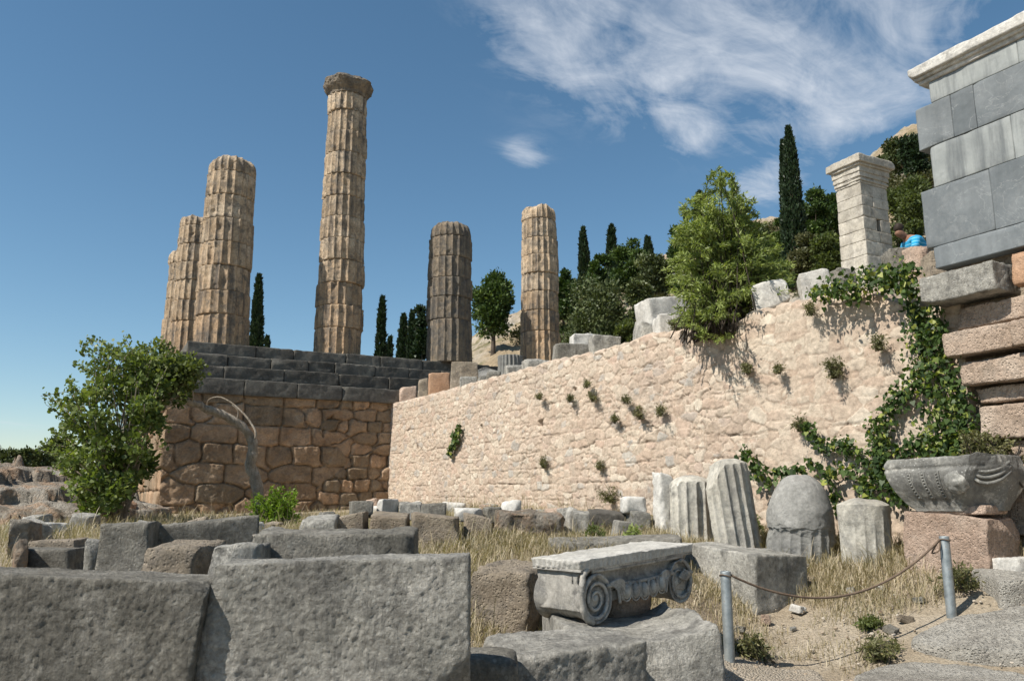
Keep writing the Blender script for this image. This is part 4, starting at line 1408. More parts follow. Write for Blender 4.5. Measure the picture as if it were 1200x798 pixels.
topstone('rock', 'bright white broken marble lump on top of the rounded grey stone', 'rock', (665, 390, 708, 406), -.55, .5, 'white', 72, rz=.2, r=.06, cuts=7, cut_depth=.3, amp=.04)
topstone('rock', 'angular grey stone with a dark end beside the white marble lump', 'rock', (690, 393, 727, 416), -.2, .5, 'grey_pale', 73, rz=.1, r=.04, cuts=6, cut_depth=.25, amp=.02)
topstone('marble_block', 'large tilted grey-white marble slab left of the willow bush', 'marble block', (746, 345, 812, 376), -.75, .7, 'white', 74, rz=.25, r=.05, cuts=5, cut_depth=.15, amp=.02, tilt=(0, -.17), sink=.02)
topstone('marble_block', 'slanting grey stone end propping up the tilted marble slab', 'marble block', (742, 372, 766, 402), -.6, .6, 'grey_pale', 75, rz=.2, r=.05, cuts=6, cut_depth=.25, amp=.03)
topstone('stone_block', 'dark stone in the gap under the tilted marble slab', 'stone block', (758, 370, 800, 388), -1.0, .5, 'krepis', 76, rz=.2, r=.05, cuts=6, cut_depth=.25, amp=.03)
topstone('rock', 'small rounded grey rock under the tilted marble slab', 'rock', (747, 377, 770, 399), -.25, .4, 'grey_pale', 77, rz=.1, r=.08, cuts=6, cut_depth=.25, amp=.03)
topstone('rock', 'squared white rock under the right part of the tilted marble slab', 'rock', (766, 367, 797, 393), -.25, .5, 'white', 78, rz=.1, r=.06, cuts=6, cut_depth=.2, amp=.03)
topstone('rock', 'flat mottled white rock jutting over the wall edge right of the willow bush', 'rock', (880, 327, 935, 358), -.05, .6, 'white', 79, rz=-.35, r=.06, cuts=8, cut_depth=.3, amp=.05, tilt=(0, -.25), sink=.0)
topstone('marble_block', 'long whitish block on the wall top below the brownish olive tree', 'marble block', (935, 316, 978, 345), -.35, .5, 'white', 80, rz=-.25, r=.03, cuts=4, cut_depth=.15, amp=.015, tilt=(0, -.12))
topstone('rock', 'rough grey rock between the long whitish block and the pillar', 'rock', (970, 313, 1000, 340), -.5, .5, 'grey', 81, rz=.1, r=.07, cuts=7, cut_depth=.3, amp=.04)
topstone('stone_block', 'upright grey slab standing right of the pillar', 'stone block', (1037, 290, 1064, 330), -.6, .4, 'grey', 82, rz=-.1, r=.03, cuts=4, cut_depth=.12, amp=.01)
topstone('rock', 'rough tan boulder below the person in blue', 'rock', (1061, 287, 1090, 332), -.55, .5, 'pink', 83, rz=.1, r=.09, cuts=9, cut_depth=.3, amp=.06)
topstone('stone_block', 'narrow pale stone wedged against the left end of the altar', 'stone block', (1082, 293, 1102, 330), -.35, .4, 'tan', 84, rz=-.15, r=.03, cuts=3, cut_depth=.12, amp=.015)

# ---- rock outcrop on the left
def outcrop():
    c = at(20, 600, 15.5)
    R = rng(8)
    na, nr = 150, 120
    A, B = np.meshgrid(np.linspace(-1, 1, na), np.linspace(-1, 1, nr))
    x = A.ravel() * 4.0; y = B.ravel() * 3.6
    d = np.clip(1 - (np.abs(A.ravel()) ** 2.4 + np.abs(B.ravel()) ** 2.4), 0, 1)
    P = np.stack([x * .35, y * .35, 0 * x], 1)
    rid = 1 - np.abs(fbm(P * 1.6 + 3, 4, 12))
    h = d ** .55 * (1.35 + .35 * fbm(P, 3, 4) + .7 * (rid - .55) - .12 * x + .10 * y)
    st = .45
    h2 = np.floor(h / st + .5 * fbm(P * 2, 2, 9)) * st
    h = .5 * h + .5 * h2 + .10 * fbm(P * 6, 4, 13, .6) + .14 * (np.abs(fbm(P * 3.1 + 2, 3, 14)) - .2)
    V = np.stack([x + .1 * fbm(P * 8, 3, 17), y + .1 * fbm(P * 8 + 5, 3, 18), h - .3], 1)
    g = G(); g.add(V, grid_faces(na, nr))
    o = g.build('rock_outcrop', M['rock'], None, (-12.6, 20.0, 1.02))
    tag(o, 'grey and orange bedrock outcrop at the left edge behind the fallen slabs', 'rock outcrop', None, 'thing')


outcrop()
pixblock('rock', 'orange sunlit rock at the left foot of the boulder foundation', 'rock', (120, 578, 172, 640), 19.5, 1.6, .3, 'orange', seed=91, res=.07, r=.2, cuts=9, cut_depth=.35, amp=.12, fine=.03, ffreq=6, sink=.5)

# ---- small rubble at the foot of the wall and between the fallen blocks
def rubble():
    R = rng(515)
    protos = []
    for k, m_ in enumerate(('grey_pale', 'white', 'tan', 'grey', 'pink', 'grey_pale')):
        d = np.array([.30, .24, .20]) * R.uniform(.7, 1.25, 3)
        V, F = rbox(d, .03, .05, .02, 4, 700 + k, 9, .35, .006, 18, warp=1.2)
        g = G(); g.add(V - np.array([0, 0, .04]), F)
        protos.append((g, m_))
    objs = []
    lab = ['small pale grey rubble stone lying in the dry grass', 'small whitish rubble stone lying in the dry grass', 'small tan rubble stone lying in the dry grass', 'small dark grey rubble stone lying in the dry grass',
           'small pinkish rubble stone lying in the dry grass', 'small lumpy pale grey rubble stone lying in the dry grass']
    used = {}
    def put(x, y, s):
        k = int(R.integers(6))
        if k not in used:
            used[k] = protos[k][0].build('rubble_stone', M[protos[k][1]])
            o = used[k]
        else:
            o = used[k].copy(); COL.objects.link(o)
        o.location = (x, y, gz(x, y) + .02)
        o.scale = (s * R.uniform(.8, 1.3), s * R.uniform(.8, 1.2), s * R.uniform(.7, 1.1))
        o.rotation_euler = (R.uniform(-.2, .2), R.uniform(-.2, .2), R.uniform(0, 6.28))
        tag(o, lab[k], 'stone', 'small rubble stones lying in the grass', 'thing')
    for i in range(52):          # along the foot of the wall
        s = R.uniform(2, 16.5)
        p = wall_pt(s, R.uniform(.25, 1.9))
        put(p[0], p[1], R.uniform(.6, 1.7))
    for i in range(26):          # left, before the foundation
        p = on_ground(R.uniform(20, 470), R.uniform(618, 640))
        put(p[0], p[1], R.uniform(.5, 1.5))
    for i in range(14):
        p = on_ground(R.uniform(860, 1090), R.uniform(660, 745))
        put(p[0], p[1], R.uniform(.16, .42))


rubble()
# ------------------------------------------------------------------ altar and its foundation
def plane_s(p):
    return (p[:2] - W0) @ WD


def wall_box(g, s0, s1, z0, z1, q, depth, root_s, root_z, seed, **kw):
    kw = dict(dict(res=.06, r=.009, amp=.003, cuts=1, cut_depth=.03, fine=0), **kw)
    V, F = rbox((s1 - s0, depth, z1 - z0), kw.pop('res'), kw.pop('r'), kw.pop('amp'), kw.pop('freq', 2.5), seed, **kw)
    V = V + np.array([(s0 + s1) / 2 - root_s, depth / 2 - q, z0 - root_z])
    g.add(V, F, rng(seed).uniform(0, 1))


def altar():
    q0 = .02
    s_root = plane_s(on_wall(1090, 200, q0)); base = wall_pt(s_root, 0, 3.9)
    root = thing('altar', 'tall altar wall of smooth black and grey marble courses with a white cornice', 'altar', base, YAW_WALL)
    zl = [on_wall(u, v, q0)[2] for u, v in ((1091, 96), (1090, 122), (1092, 172), (1099, 219), (1092, 291), (1099, 315))]
    s_end = s_root + 6.2
    cour = [  # left column, course, extra q, joints (picture columns), material
        (1090, 0, .000, [1194], 'altar_light'), (1075, 1, .004, [1116, 1143], 'altar_dark'), (1092, 2, 0.0, [], 'altar_light'),
        (1083, 3, .004, [1163], 'altar_dark'), (1096, 4, .012, [], 'altar_dark')]
    k = 0
    for uL, c, dq, joints, m in cour:
        vm = [110, 150, 195, 260, 303][c]
        ss = [plane_s(on_wall(uL, vm, q0))] + [plane_s(on_wall(u, vm - (u - uL) * .4, q0)) for u in joints]
        R = rng(100 + c)
        while ss[-1] < s_end:
            ss.append(ss[-1] + R.uniform(.9, 1.7))
        for i in range(len(ss) - 1):
            g = G()
            wall_box(g, ss[i] + .002, ss[i + 1] - .002, zl[c + 1] + .002, zl[c] - .002, q0 + dq, .7, s_root, 3.9, 200 + 10 * c + i, r=.012 if i else .02, cuts=2 if i == 0 else 1, res=.07)
            g.build('marble_block', M[m], root)
    # cornice: a crowning slab over a narrower moulding
    zc = zl[0]; ht = on_wall(1082, 73, q0 + .12)[2] - zc
    g = G()
    wall_box(g, s_root - .02, s_end, zc + .003, zc + ht * .26, q0 + .03, .7, s_root, 3.9, 301, r=.03, amp=.008)
    wall_box(g, s_root - .05, s_end, zc + ht * .24, zc + ht * .42, q0 + .07, .74, s_root, 3.9, 302, r=.045, amp=.008)
    wall_box(g, s_root - .10, s_end, zc + ht * .40, zc + ht, q0 + .12, .8, s_root, 3.9, 303, r=.03, amp=.012, res=.04, cuts=3, cut_depth=.05, fine=.006)
    g.build('cornice', M['white'], root)


def altar_foundation():
    q = .1
    s_root = plane_s(on_wall(1130, 420, q)); base = wall_pt(s_root, 0, .8)
    root = thing('altar_foundation', 'stepped pinkish stone blocks jutting out below the black marble altar', 'foundation', base, YAW_WALL)
    # (left column, right column or None, top v at left, bottom v at left, q, depth, material, seed)
    spec = [(1076, 1163, 326, 359, .34, .62, 'tan', 401), (1118, None, 362, 388, .06, .8, 'beige', 402), (1103, None, 391, 420, .26, .8, 'beige', 403),
            (1124, None, 424, 453, .18, .8, 'beige', 404), (1141, None, 455, 474, .02, .8, 'beige', 405), (1146, None, 476, 516, .10, .8, 'beige', 406),
            (1140, None, 518, 560, .0, .8, 'beige', 407), (1138, None, 562, 625, -.05, .8, 'beige', 408), (1183, None, 296, 336, .1, .8, 'orange', 409)]
    for uL, uR, vt, vb, qq, dep, m, sd in spec:
        a, b = on_wall(uL, vt, qq), on_wall(uL, vb, qq)
        s0 = plane_s(a)
        R = rng(sd)
        ss = [s0]
        if uR:
            ss.append(plane_s(on_wall(uR, vt - 27, qq)))
        else:
            while ss[-1] < s0 + 5.5:
                ss.append(ss[-1] + R.uniform(.75, 1.25))
        for i in range(len(ss) - 1):
            g = G()
            pl = [((-.7, 0, -.72), .42)] if uR else None
            wall_box(g, ss[i] + .004, ss[i + 1] - .004, b[2] + .004, a[2] - .004, qq + (R.uniform(-.04, .05) if i else 0), dep, s_root, .8, sd * 7 + i, r=.035, amp=.02, res=.03 if i < 2 else .07,
                     cuts=4, cut_depth=.14, fine=.01, ffreq=14, planes=pl)
            g.build('foundation_block', M['grey_pale' if uR else m], root)
    # rough core behind the blocks
    g = G()
    wall_box(g, S_END + .1, s_root + 5.4, .2, on_wall(1096, 318, -.1)[2], -.16, .7, s_root, .8, 444, amp=.04, res=.1)
    g.build('core_masonry', M['tan'], root)


altar()
altar_foundation()


# ------------------------------------------------------------------ inscribed pillar with a moulded cap
def pillar():
    Y = 18.0
    c = np.array([.4618 * Y, Y]); w, d = .69, .97
    ctr = c - WD * w / 2 - WN * d / 2
    zt = at(1014, 214, Y)[2]; zb = at(1014, 318, Y)[2] - .5; ztop = at(1014, 183, Y)[2]
    root = thing('stone_pillar', 'white square stone pillar of stacked blocks with a moulded cap beside the altar', 'pillar', (ctr[0], ctr[1], zb), YAW_WALL)
    R = rng(12)
    g = G()
    vs = [214, 228, 240, 253, 268, 281, 298, 312]
    zs = [at(1012, v, Y)[2] - zb for v in vs] + [0]
    for k in range(len(vs)):
        z1, z0 = zs[k], zs[k + 1]
        cutx = R.uniform(.35, .65) * d
        tp_ = 1 + .012 * k
        for (y0, y1) in ((0, cutx), (cutx, d)):
            if k == 3 and y0 > 0:
                y0 = cutx + .13       # the little niche in the right face
            V, F = rbox((w * tp_ + R.uniform(-.012, .012), y1 - y0 - .008, z1 - z0 - .008), .045, .012, .010, 4, 500 + k * 3 + int(y0 > 0), cuts=3, cut_depth=.07, fine=.005)
            V += np.array([0, -d / 2 + (y0 + y1) / 2, z0 + .004])
            g.add(V, F, R.uniform(0, 1))
    g.build('shaft', M['pillar'], root)
    hc = ztop - zt
    g = G()
    for z0, z1, e, sd in ((0, .10, .015, 1), (.09, .17, .045, 2), (.16, .24, .03, 3), (.23, .42, .06, 4), (.41, .64, .085, 5), (.62, .72, .14, 6), (.71, 1.0, .21, 7)):
        V, F = rbox((w + 1.5 * e, d + 1.5 * e, (z1 - z0) * hc), .03, .02 if e < .1 else .035, .012, 4, 520 + sd, cuts=5 if e > .1 else 2, cut_depth=.12, fine=.008)
        V += np.array([0, 0, zs[0] + z0 * hc])
        g.add(V, F, .5)
    g.build('moulded_cap', M['pillar'], root)


pillar()


# ------------------------------------------------------------------ volute capital
def rough(V, a=.006, f=14, sd=3):
    return V + a * np.stack([fbm(V * f + 1, 3, sd), fbm(V * f + 5, 3, sd + 1), fbm(V * f + 9, 3, sd + 2)], 1)


def ellipsoid(c, r, nu=20, nv=12):
    ph = np.linspace(.02, math.pi - .02, nv)
    V, F = lathe(np.stack([np.sin(ph), -np.cos(ph)], 1), nu)
    return V * np.array(r) + np.array(c), F


def volute_capital():
    W, D, H = 1.63, .52, .50
    c = at(681, 660, 6.55)
    zb = .575
    root = thing('ionic_capital', 'large carved marble scroll capital with a flat pale top lying on grey stones', 'column capital', (c[0], c[1], zb), math.radians(45))
    root.rotation_euler = (0, -math.radians(2.2), math.radians(45))
    zr, rv = .185, .20
    xl, xr = .205, W - .215
    # body between the scrolls and the sides up to the slab
    g = G()
    V, F = rbox((W - .07, D - .05, .325), .016, .02, .006, 5, 3, cuts=2, cut_depth=.04, fine=.004, maxn=120)
    V += np.array([W / 2, D / 2 + .008, .110])
    # channel between the raised borders of the front face
    k = np.exp(-((V[:, 2] - .335) / .05) ** 4) * (V[:, 1] < .1)
    V[:, 1] += .03 * k
    # underside sags like a hanging cushion
    x = (V[:, 0] - W / 2) / (W / 2)
    V[:, 2] += (V[:, 2] < .2) * (.045 * np.clip(1 - x * x * 2, -.3, 1))
    g.add(V, F)
    # borders of the channel
    xs = np.linspace(.16, W - .16, 60)
    sag = .03 * (1 - ((xs - W / 2) / (W / 2)) ** 2)
    g.add(*tube(rough(np.stack([xs, np.full(60, .012), .402 - .2 * sag], 1), .003), .014, 8))
    g.add(*tube(rough(np.stack([xs[8:-8], np.full(44, .006), (.295 - 1.2 * sag)[8:-8]], 1), .004), .017, 8))
    # raised rim down the left edge
    g.add(*tube(smooth_path([(.10, .004, .425), (.055, .002, .40), (.022, 0, .33), (.008, 0, .25), (.018, 0, .14), (.06, 0, .06), (.13, 0, .012)], 40), np.linspace(.022, .030, 40), 8, 5, .5))
    g.build('body', M['capital'], root)
    # abacus slab with worn leaf moulding on its edge
    V, F = rbox((W + .01, D + .03, .078), .011, .022, .004, 6, 8, cuts=5, cut_depth=.06, fine=.004, ffreq=22, maxn=170)
    per = np.where(np.abs(V[:, 1]) > D / 2 - .0, V[:, 0], V[:, 1])
    side = sstep(.02, .0, np.minimum(D / 2 + .015 - np.abs(V[:, 1]), W / 2 + .005 - np.abs(V[:, 0])))
    sc_ = np.abs(np.sin(per * math.pi / .058)) ** .7
    inward = .016 * side * (1 - sc_) * sstep(.085, .02, V[:, 2])
    V[:, 1] -= np.sign(V[:, 1]) * inward
    V[:, 0] -= np.sign(V[:, 0]) * inward * (np.abs(V[:, 0]) > W / 2 - .03)
    V[:, 2] += .014 * fbm(V * 5, 4, 44) * (V[:, 2] > .06)
    V += np.array([W / 2, D / 2, .425])
    g = G(); g.add(V, F); g.build('abacus', M['capital_top'], root)
    g = G()
    V, F = rbox((W - .01, D + .005, .02), .03, .006, .002, 6, 9)
    g.add(V + np.array([W / 2, D / 2, .408]), F); g.build('fillet', M['capital'], root)
    # scrolls with their bolsters
    for side, xc in ((0, xl), (1, xr)):
        yy = np.concatenate([[.0, .004, .012], np.linspace(.03, D - .03, 50), [D - .01, D]])
        s = (yy / D)
        r_ = rv * (1 - .20 * np.sin(math.pi * np.clip(s, 0, 1)) ** .8)
        for bc in (.42, .5, .58):
            r_ += .012 * np.exp(-((s - bc) / .022) ** 2)
        r_[0] -= .012
        if side:
            r_ = r_ * .97
        NTH = 96
        th = np.arange(NTH) * 2 * math.pi / NTH
        V = np.stack([xc + r_[:, None] * np.cos(th), np.repeat(yy[:, None], NTH, 1), zr + r_[:, None] * np.sin(th)], -1).reshape(-1, 3)
        # recessed face
        rings = [V]
        for f, dy in ((.92, .0), (.87, .05), (.5, .045), (.22, .03), (.02, .012)):
            rings.append(np.stack([xc + rv * .95 * f * np.cos(th), np.full(NTH, dy), zr + rv * .95 * f * np.sin(th)], 1))
        nv_ = len(yy)
        Vb = rings[0]
        Vf = np.concatenate([Vb[:NTH]] + rings[1:])
        g = G()
        g.add(rough(Vb, .004 if not side else .010, 9, 4), grid_faces(NTH, nv_, True)[:, ::-1])
        g.add(rough(Vf, .004 if not side else .016, 9, 4), grid_faces(NTH, 6, True))
        back = np.concatenate([Vb[-NTH:], Vb[-NTH:] * np.array([.02, 1, .02]) + np.array([xc * .98, 0, zr * .98])])
        g.add(back, grid_faces(NTH, 2, True)[:, ::-1])
        vo = g.build('volute', M['capital'], root)
        g = G()
        n_ = 130
        t = np.linspace(0, 1, n_)
        turns = 2.35 if not side else 1.1
        a0 = math.pi / 2
        rad = (rv * .93) * (1 - t * (.86 if not side else .55))
        ang = a0 + (1 if side == 0 else -1) * 2 * math.pi * turns * t
        P = np.stack([xc + rad * np.cos(ang), .004 + .022 * t, zr + rad * np.sin(ang)], 1)
        P = rough(P, .003 if not side else .008, 10, 6)
        g.add(*tube(P, np.linspace(.019, .009, n_), 8, 7, .4 if not side else .9))
        g.add(*ellipsoid((xc, .022, zr), (.026, .02, .026)))
        if side:
            R = rng(4)
            for k in range(5):
                q = np.array([xc + .02 + .11 * k / 5, -.004, zr + .02 + .012 * k])
                g.add(*tube(smooth_path([q + (-.07, 0, .03), q + (0, -.012, 0), q + (.07, .0, -.01)], 10), .012, 7, k, .8))
        g.build('scroll_ridge', M['capital'], vo)
    # egg moulding hanging between the scrolls, palmettes in the corners
    g = G()
    xe = np.linspace(xl + rv + .17, xr - rv - .13, 5)
    for i, x in enumerate(xe):
        z = .205 - .02 * (1 - abs(i - 2) / 2)
        g.add(*[a for a in (lambda VF: (rough(VF[0], .006, 12, 9 + i), VF[1]))(ellipsoid((x, -.01, z), (.042, .04, .062), 18, 12))])
        for rr in (1.35, 1.75):
            aa = np.linspace(math.pi * 1.06, math.pi * 1.94, 18)
            P = np.stack([x + .042 * rr * np.cos(aa), np.full(18, -.012), z + .02 + .062 * rr * np.sin(aa) * .95], 1)
            P = np.vstack([[P[0] + (0, 0, .06)], P, [P[-1] + (0, 0, .06)]])
            g.add(*tube(rough(P, .003, 14, i), .0085, 7))
    for s_, xb in ((1, xl + rv - .015), (-1, xr - rv + .015)):
        for k in range(6):
            a = math.radians(-62 + 17 * k)
            e = np.array([xb + s_ * (.02 + .15 * math.cos(a)), -.012, .245 + .12 * math.sin(a) - .02])
            b = np.array([xb - s_ * .02, .0, .285])
            m_ = (b + e) / 2 + np.array([s_ * .02, -.012, .03])
            g.add(*tube(rough(smooth_path([b, m_, e], 14), .003, 9, k), np.linspace(.009, .015, 14), 7, k, .3))
    g.build('egg_moulding', M['capital'], root)
    # stump of the column neck below
    V, F = lathe([(.02, -.06), (.27, -.06), (.28, .0), (.29, .1), (.36, .2), (.40, .24), (.02, .24)], 60)
    V[:, 1] *= .55
    V = rough(V, .012, 7, 2)
    g = G(); g.add(V + np.array([W * .58, D / 2, 0]), F); g.build('neck', M['pink'], root)


volute_capital()


def broken_capital():
    c = np.array([ray(1150, 575)[0] * 8.62, 8.62])
    w, d, h = 1.22, .80, .60
    ctr = c + WD * .12 - WD * w / 2 - WN * d / 2 - WN * -.06
    z0 = 1.395
    root = thing('broken_capital', 'damaged dark marble capital with beaded bands set on the pink block', 'column capital', (ctr[0], ctr[1], z0), YAW_WALL)
    root.rotation_euler = (0, math.radians(-1.5), YAW_WALL)

    def shape(p):
        z = p[:, 2]
        # bolster bulging out below the top slab, drawn in towards the bottom
        t = np.clip((z + h / 2) / h, 0, 1)
        ins = .25 * np.clip(1.05 - t / .74, 0, 1) ** 1.25
        b = .045 * np.sin(np.clip((t - .2) / .62, 0, 1) * math.pi)
        s = np.sign(p[:, 1])
        p[:, 1] = p[:, 1] - s * ins * (np.abs(p[:, 1]) / (d / 2)) * .75 + s * b * (np.abs(p[:, 1]) > d * .4)
        p[:, 0] = p[:, 0] - np.sign(p[:, 0]) * ins * .6 * np.abs(p[:, 0]) / (w / 2)
        # groove under the slab
        p[:, 1] -= s * .022 * np.exp(-((t - .80) / .03) ** 2) * (np.abs(p[:, 1]) > d * .3)
        return p
    V, F = rbox((w, d, h), .016, .03, .010, 4, 61, cuts=3, cut_depth=.07, fine=.008, ffreq=12, fn=shape, maxn=120,
                planes=[((.86, -.46, -.22), .51), ((.55, -.70, -.46), .53), ((-.75, -.1, -.66), .62), ((.9, .1, .3), .63)])
    g = G(); g.add(V, F)
    g.build('body', M['capital_spot'], root)
    g = G()
    for x in (-.30, -.12, .06):
        for dx in (-.02, .02):
            zz = np.linspace(.14, .45, 24)
            t = zz / h
            y = -(d / 2) + .1875 * np.clip(1.05 - t / .74, 0, 1) ** 1.25 - .045 * np.sin(np.clip((t - .2) / .62, 0, 1) * math.pi) - .004
            xx = x + dx + x * -.2 * (1 - t) ** 1.7
            g.add(*tube(np.stack([xx, y, zz], 1), .009, 7))
        for k in range(9):
            z = .16 + .032 * k; t = z / h
            y = -(d / 2) + .1875 * np.clip(1.05 - t / .74, 0, 1) ** 1.25 - .045 * math.sin(min(max((t - .2) / .62, 0), 1) * math.pi) - .006
            g.add(*ellipsoid((x + x * -.2 * (1 - t) ** 1.7, y, z), (.014, .014, .014), 10, 7))
    g.build('beaded_band', M['capital_spot'], root)
    g = G()
    V, F = ellipsoid((.25, -.36, .33), (.13, .09, .14), 40, 26)
    V = V + .035 * np.stack([fbm(V * 9, 4, 5), fbm(V * 9 + 4, 4, 6), fbm(V * 9 + 8, 4, 7)], 1)
    g.add(V, F)
    for k in range(3):
        P = smooth_path([(.36, -.36 + .02 * k, .50 - .05 * k), (.47, -.26, .42 - .06 * k), (.56, -.12, .44 - .06 * k), (.60, .06, .52 - .05 * k)], 20)
        g.add(*tube(rough(P, .004, 9, k), .018, 8))
    g.build('carved_relief', M['capital_spot'], root)
    V, F = rbox((.8, .42, .1), .04, .03, .01, 4, 9)
    g = G(); g.add(V + np.array([.02, .02, -.035]), F); g.build('neck', M['pink'], root)


broken_capital()

# ------------------------------------------------------------------ posts and rope
def post(u_top, v_top, u_bot, v_bot, Y, label):
    t = at(u_top, v_top, Y)
    zb = gz(t[0], t[1])
    h = t[2] - zb
    root = thing('metal_post', label, 'post', (t[0], t[1], zb), 0, 'galvanised rope posts in the dry grass')
    prof = [(.047, -.3), (.047, h - .006), (.045, h), (.039, h), (.037, h - .006), (.037, h - .12), (.0005, h - .125)]
    V, F = lathe(prof, 40)
    g = G(); g.add(V, F)
    g.build('tube', M['steel'], root)
    # wire tie
    a = np.linspace(0, 2 * math.pi, 26)
    g = G(); g.add(*tube(np.stack([.053 * np.cos(a), .053 * np.sin(a), h - .035 + .008 * np.sin(2 * a)], 1), .006, 6))
    g.build('tie', M['rope'], root)
    return np.array([t[0], t[1], t[2]])


A = post(850, 669, 857, 768, 7.45, 'nearer thin grey metal post standing right of the volute capital')
B = post(1106, 628, 1116, 695, 8.15, 'farther thin grey metal post in front of the pink block')


def rope():
    n_ = 80
    t = np.linspace(0, 1, n_)
    a = A + np.array([.05, -.01, -.035]); b = B + np.array([-.05, -.01, -.03])
    P = a[None] * (1 - t)[:, None] + b[None] * t[:, None]
    sag = np.array(at(963, 697, 7.75))[2]
    mid = (a[2] + b[2]) / 2
    P[:, 2] -= (mid - sag) * 4 * t * (1 - t)
    P[:, 1] -= .05 * np.sin(t * math.pi)
    g = G(); g.add(*tube(P, .011, 8, 3, .25))
    # slack loose end at the farther post
    q = smooth_path([b, b + (-.05, -.02, -.05), b + (-.10, -.02, -.13), b + (-.03, -.03, -.10), b], 26)
    g.add(*tube(q, .008, 6))
    tag(g.build('rope', M['rope']), 'thin brown rope sagging between the two metal posts', 'rope', None, 'thing')


rope()

# ------------------------------------------------------------------ person behind the wall


def skin_mesh(name, joints, edges, mat, parent=None, sub=2, root=0):
    me = bpy.data.meshes.new(name)
    me.from_pydata([j[0] for j in joints], edges, [])
    o = bpy.data.objects.new(name, me); COL.objects.link(o)
    o.modifiers.new('skin', 'SKIN')
    if not me.skin_vertices:
        # the skin layer is created with the modifier only through an operator; make it here
        bm_ = bmesh.new(); bm_.from_mesh(me)
        bm_.verts.layers.skin.verify(); bm_.to_mesh(me); bm_.free()
    for i, j in enumerate(joints):
        sv = me.skin_vertices[0].data[i]
        sv.radius = (j[1], j[1] if len(j) < 3 else j[2])
        sv.use_root = i == root
    s = o.modifiers.new('sub', 'SUBSURF'); s.levels = sub; s.render_levels = sub
    me.materials.append(mat)
    if parent:
        o.parent = parent
    return o


import bmesh


def person():
    p = at(1072, 283, 12.9)
    gzv = hz(p[0], 12.9)
    base = (p[0] + .05, 12.9, p[2] - .80)
    def pm(name, c, r=.7):
        n = NT(name); v = n.coord()
        return n.done(n.mix(1.0, c, n.ramp(n.noise(v, 20, 4, .6), [(.3, .8), (.7, 1.15)]), 'MULTIPLY'), r)
    skin = pm('skin', (.24, .13, .085)); hair = pm('dark_hair', (.03, .02, .014)); trousers = pm('dark_trousers', (.06, .065, .08))
    n = NT('blue_shirt'); v = n.coord(False)
    w = n.N.new('ShaderNodeTexWave'); w.bands_direction = 'Z'; w.inputs['Scale'].default_value = 5.0; w.inputs['Distortion'].default_value = 1.5
    n.L.new(v, w.inputs['Vector'])
    shirt = n.done(n.ramp(w.outputs['Fac'], [(0, (.02, .28, .52)), (.9, (.03, .36, .62)), (.98, (.25, .55, .75))]), .8)
    # kneeling, bent forward towards the left of the picture (-x), looking down
    J = [((.16, 0, .34), .13, .15), ((.10, 0, .50), .12, .145), ((-.02, 0, .68), .12, .16), ((-.12, 0, .80), .10, .17), ((-.20, 0, .87), .05, .05), ((-.29, -.01, .93), .075, .08), ((-.36, -.01, .99), .07, .075),
         ((.13, -.10, .30), .09), ((-.22, -.13, .10), .07), ((.18, -.12, .03), .045), ((.30, -.12, .03), .035),
         ((.13, .10, .30), .09), ((-.22, .13, .10), .07), ((.18, .12, .03), .045), ((.30, .12, .03), .035),
         ((-.12, -.19, .77), .055), ((-.22, -.25, .52), .042), ((-.42, -.20, .34), .033), ((-.50, -.17, .28), .028),
         ((-.12, .19, .77), .055), ((-.22, .25, .52), .042), ((-.42, .20, .34), .033), ((-.50, .17, .28), .028)]
    E = [(0, 1), (1, 2), (2, 3), (3, 4), (4, 5), (5, 6), (0, 7), (7, 8), (8, 9), (9, 10), (0, 11), (11, 12), (12, 13), (13, 14), (3, 15), (15, 16), (16, 17), (17, 18), (3, 19), (19, 20), (20, 21), (21, 22)]
    body = skin_mesh('person', J, E, skin)
    body.location = base
    tag(body, 'person in a bright blue shirt bending down behind the tan boulder', 'person', None, 'thing')
    up = 1.13
    js = [(J[1][0], .15, .175), (J[2][0], .15, .19), (J[3][0], .14, .20), (J[15][0], .08), ((-.19, -.235, .60), .062), (J[19][0], .08), ((-.19, .235, .60), .062), ((.16, 0, .40), .15, .17), ((-.19, 0, .865), .085, .09)]
    skin_mesh('shirt', js, [(7, 0), (0, 1), (1, 2), (2, 3), (3, 4), (2, 5), (5, 6), (2, 8)], shirt, body)
    jt = [((.16, 0, .34), .145, .165), (J[7][0], .105), (J[8][0], .085), (J[9][0], .06), (J[11][0], .105), (J[12][0], .085), (J[13][0], .06)]
    skin_mesh('trousers', jt, [(0, 1), (1, 2), (2, 3), (0, 4), (4, 5), (5, 6)], trousers, body)
    skin_mesh('hair', [((-.25, -.01, .985), .085, .095), ((-.32, -.01, 1.045), .09, .095), ((-.385, -.01, 1.055), .065, .075)], [(0, 1), (1, 2)], hair, body)


person()
# ------------------------------------------------------------------ trees
def on_hill(u, v):
    r = ray(u, v)
    prev = None
    for Y in np.arange(22, 130, .5):
        if r[2] * Y + EYE <= hz(r[0] * Y, Y):
            return np.array([r[0] * Y, Y, hz(r[0] * Y, Y)])
    Y = 86.0
    return np.array([r[0] * Y, Y, hz(r[0] * Y, Y)])


def sphere_dirs(R, n):
    d = R.normal(size=(n, 3))
    return d / np.linalg.norm(d, axis=1, keepdims=True)


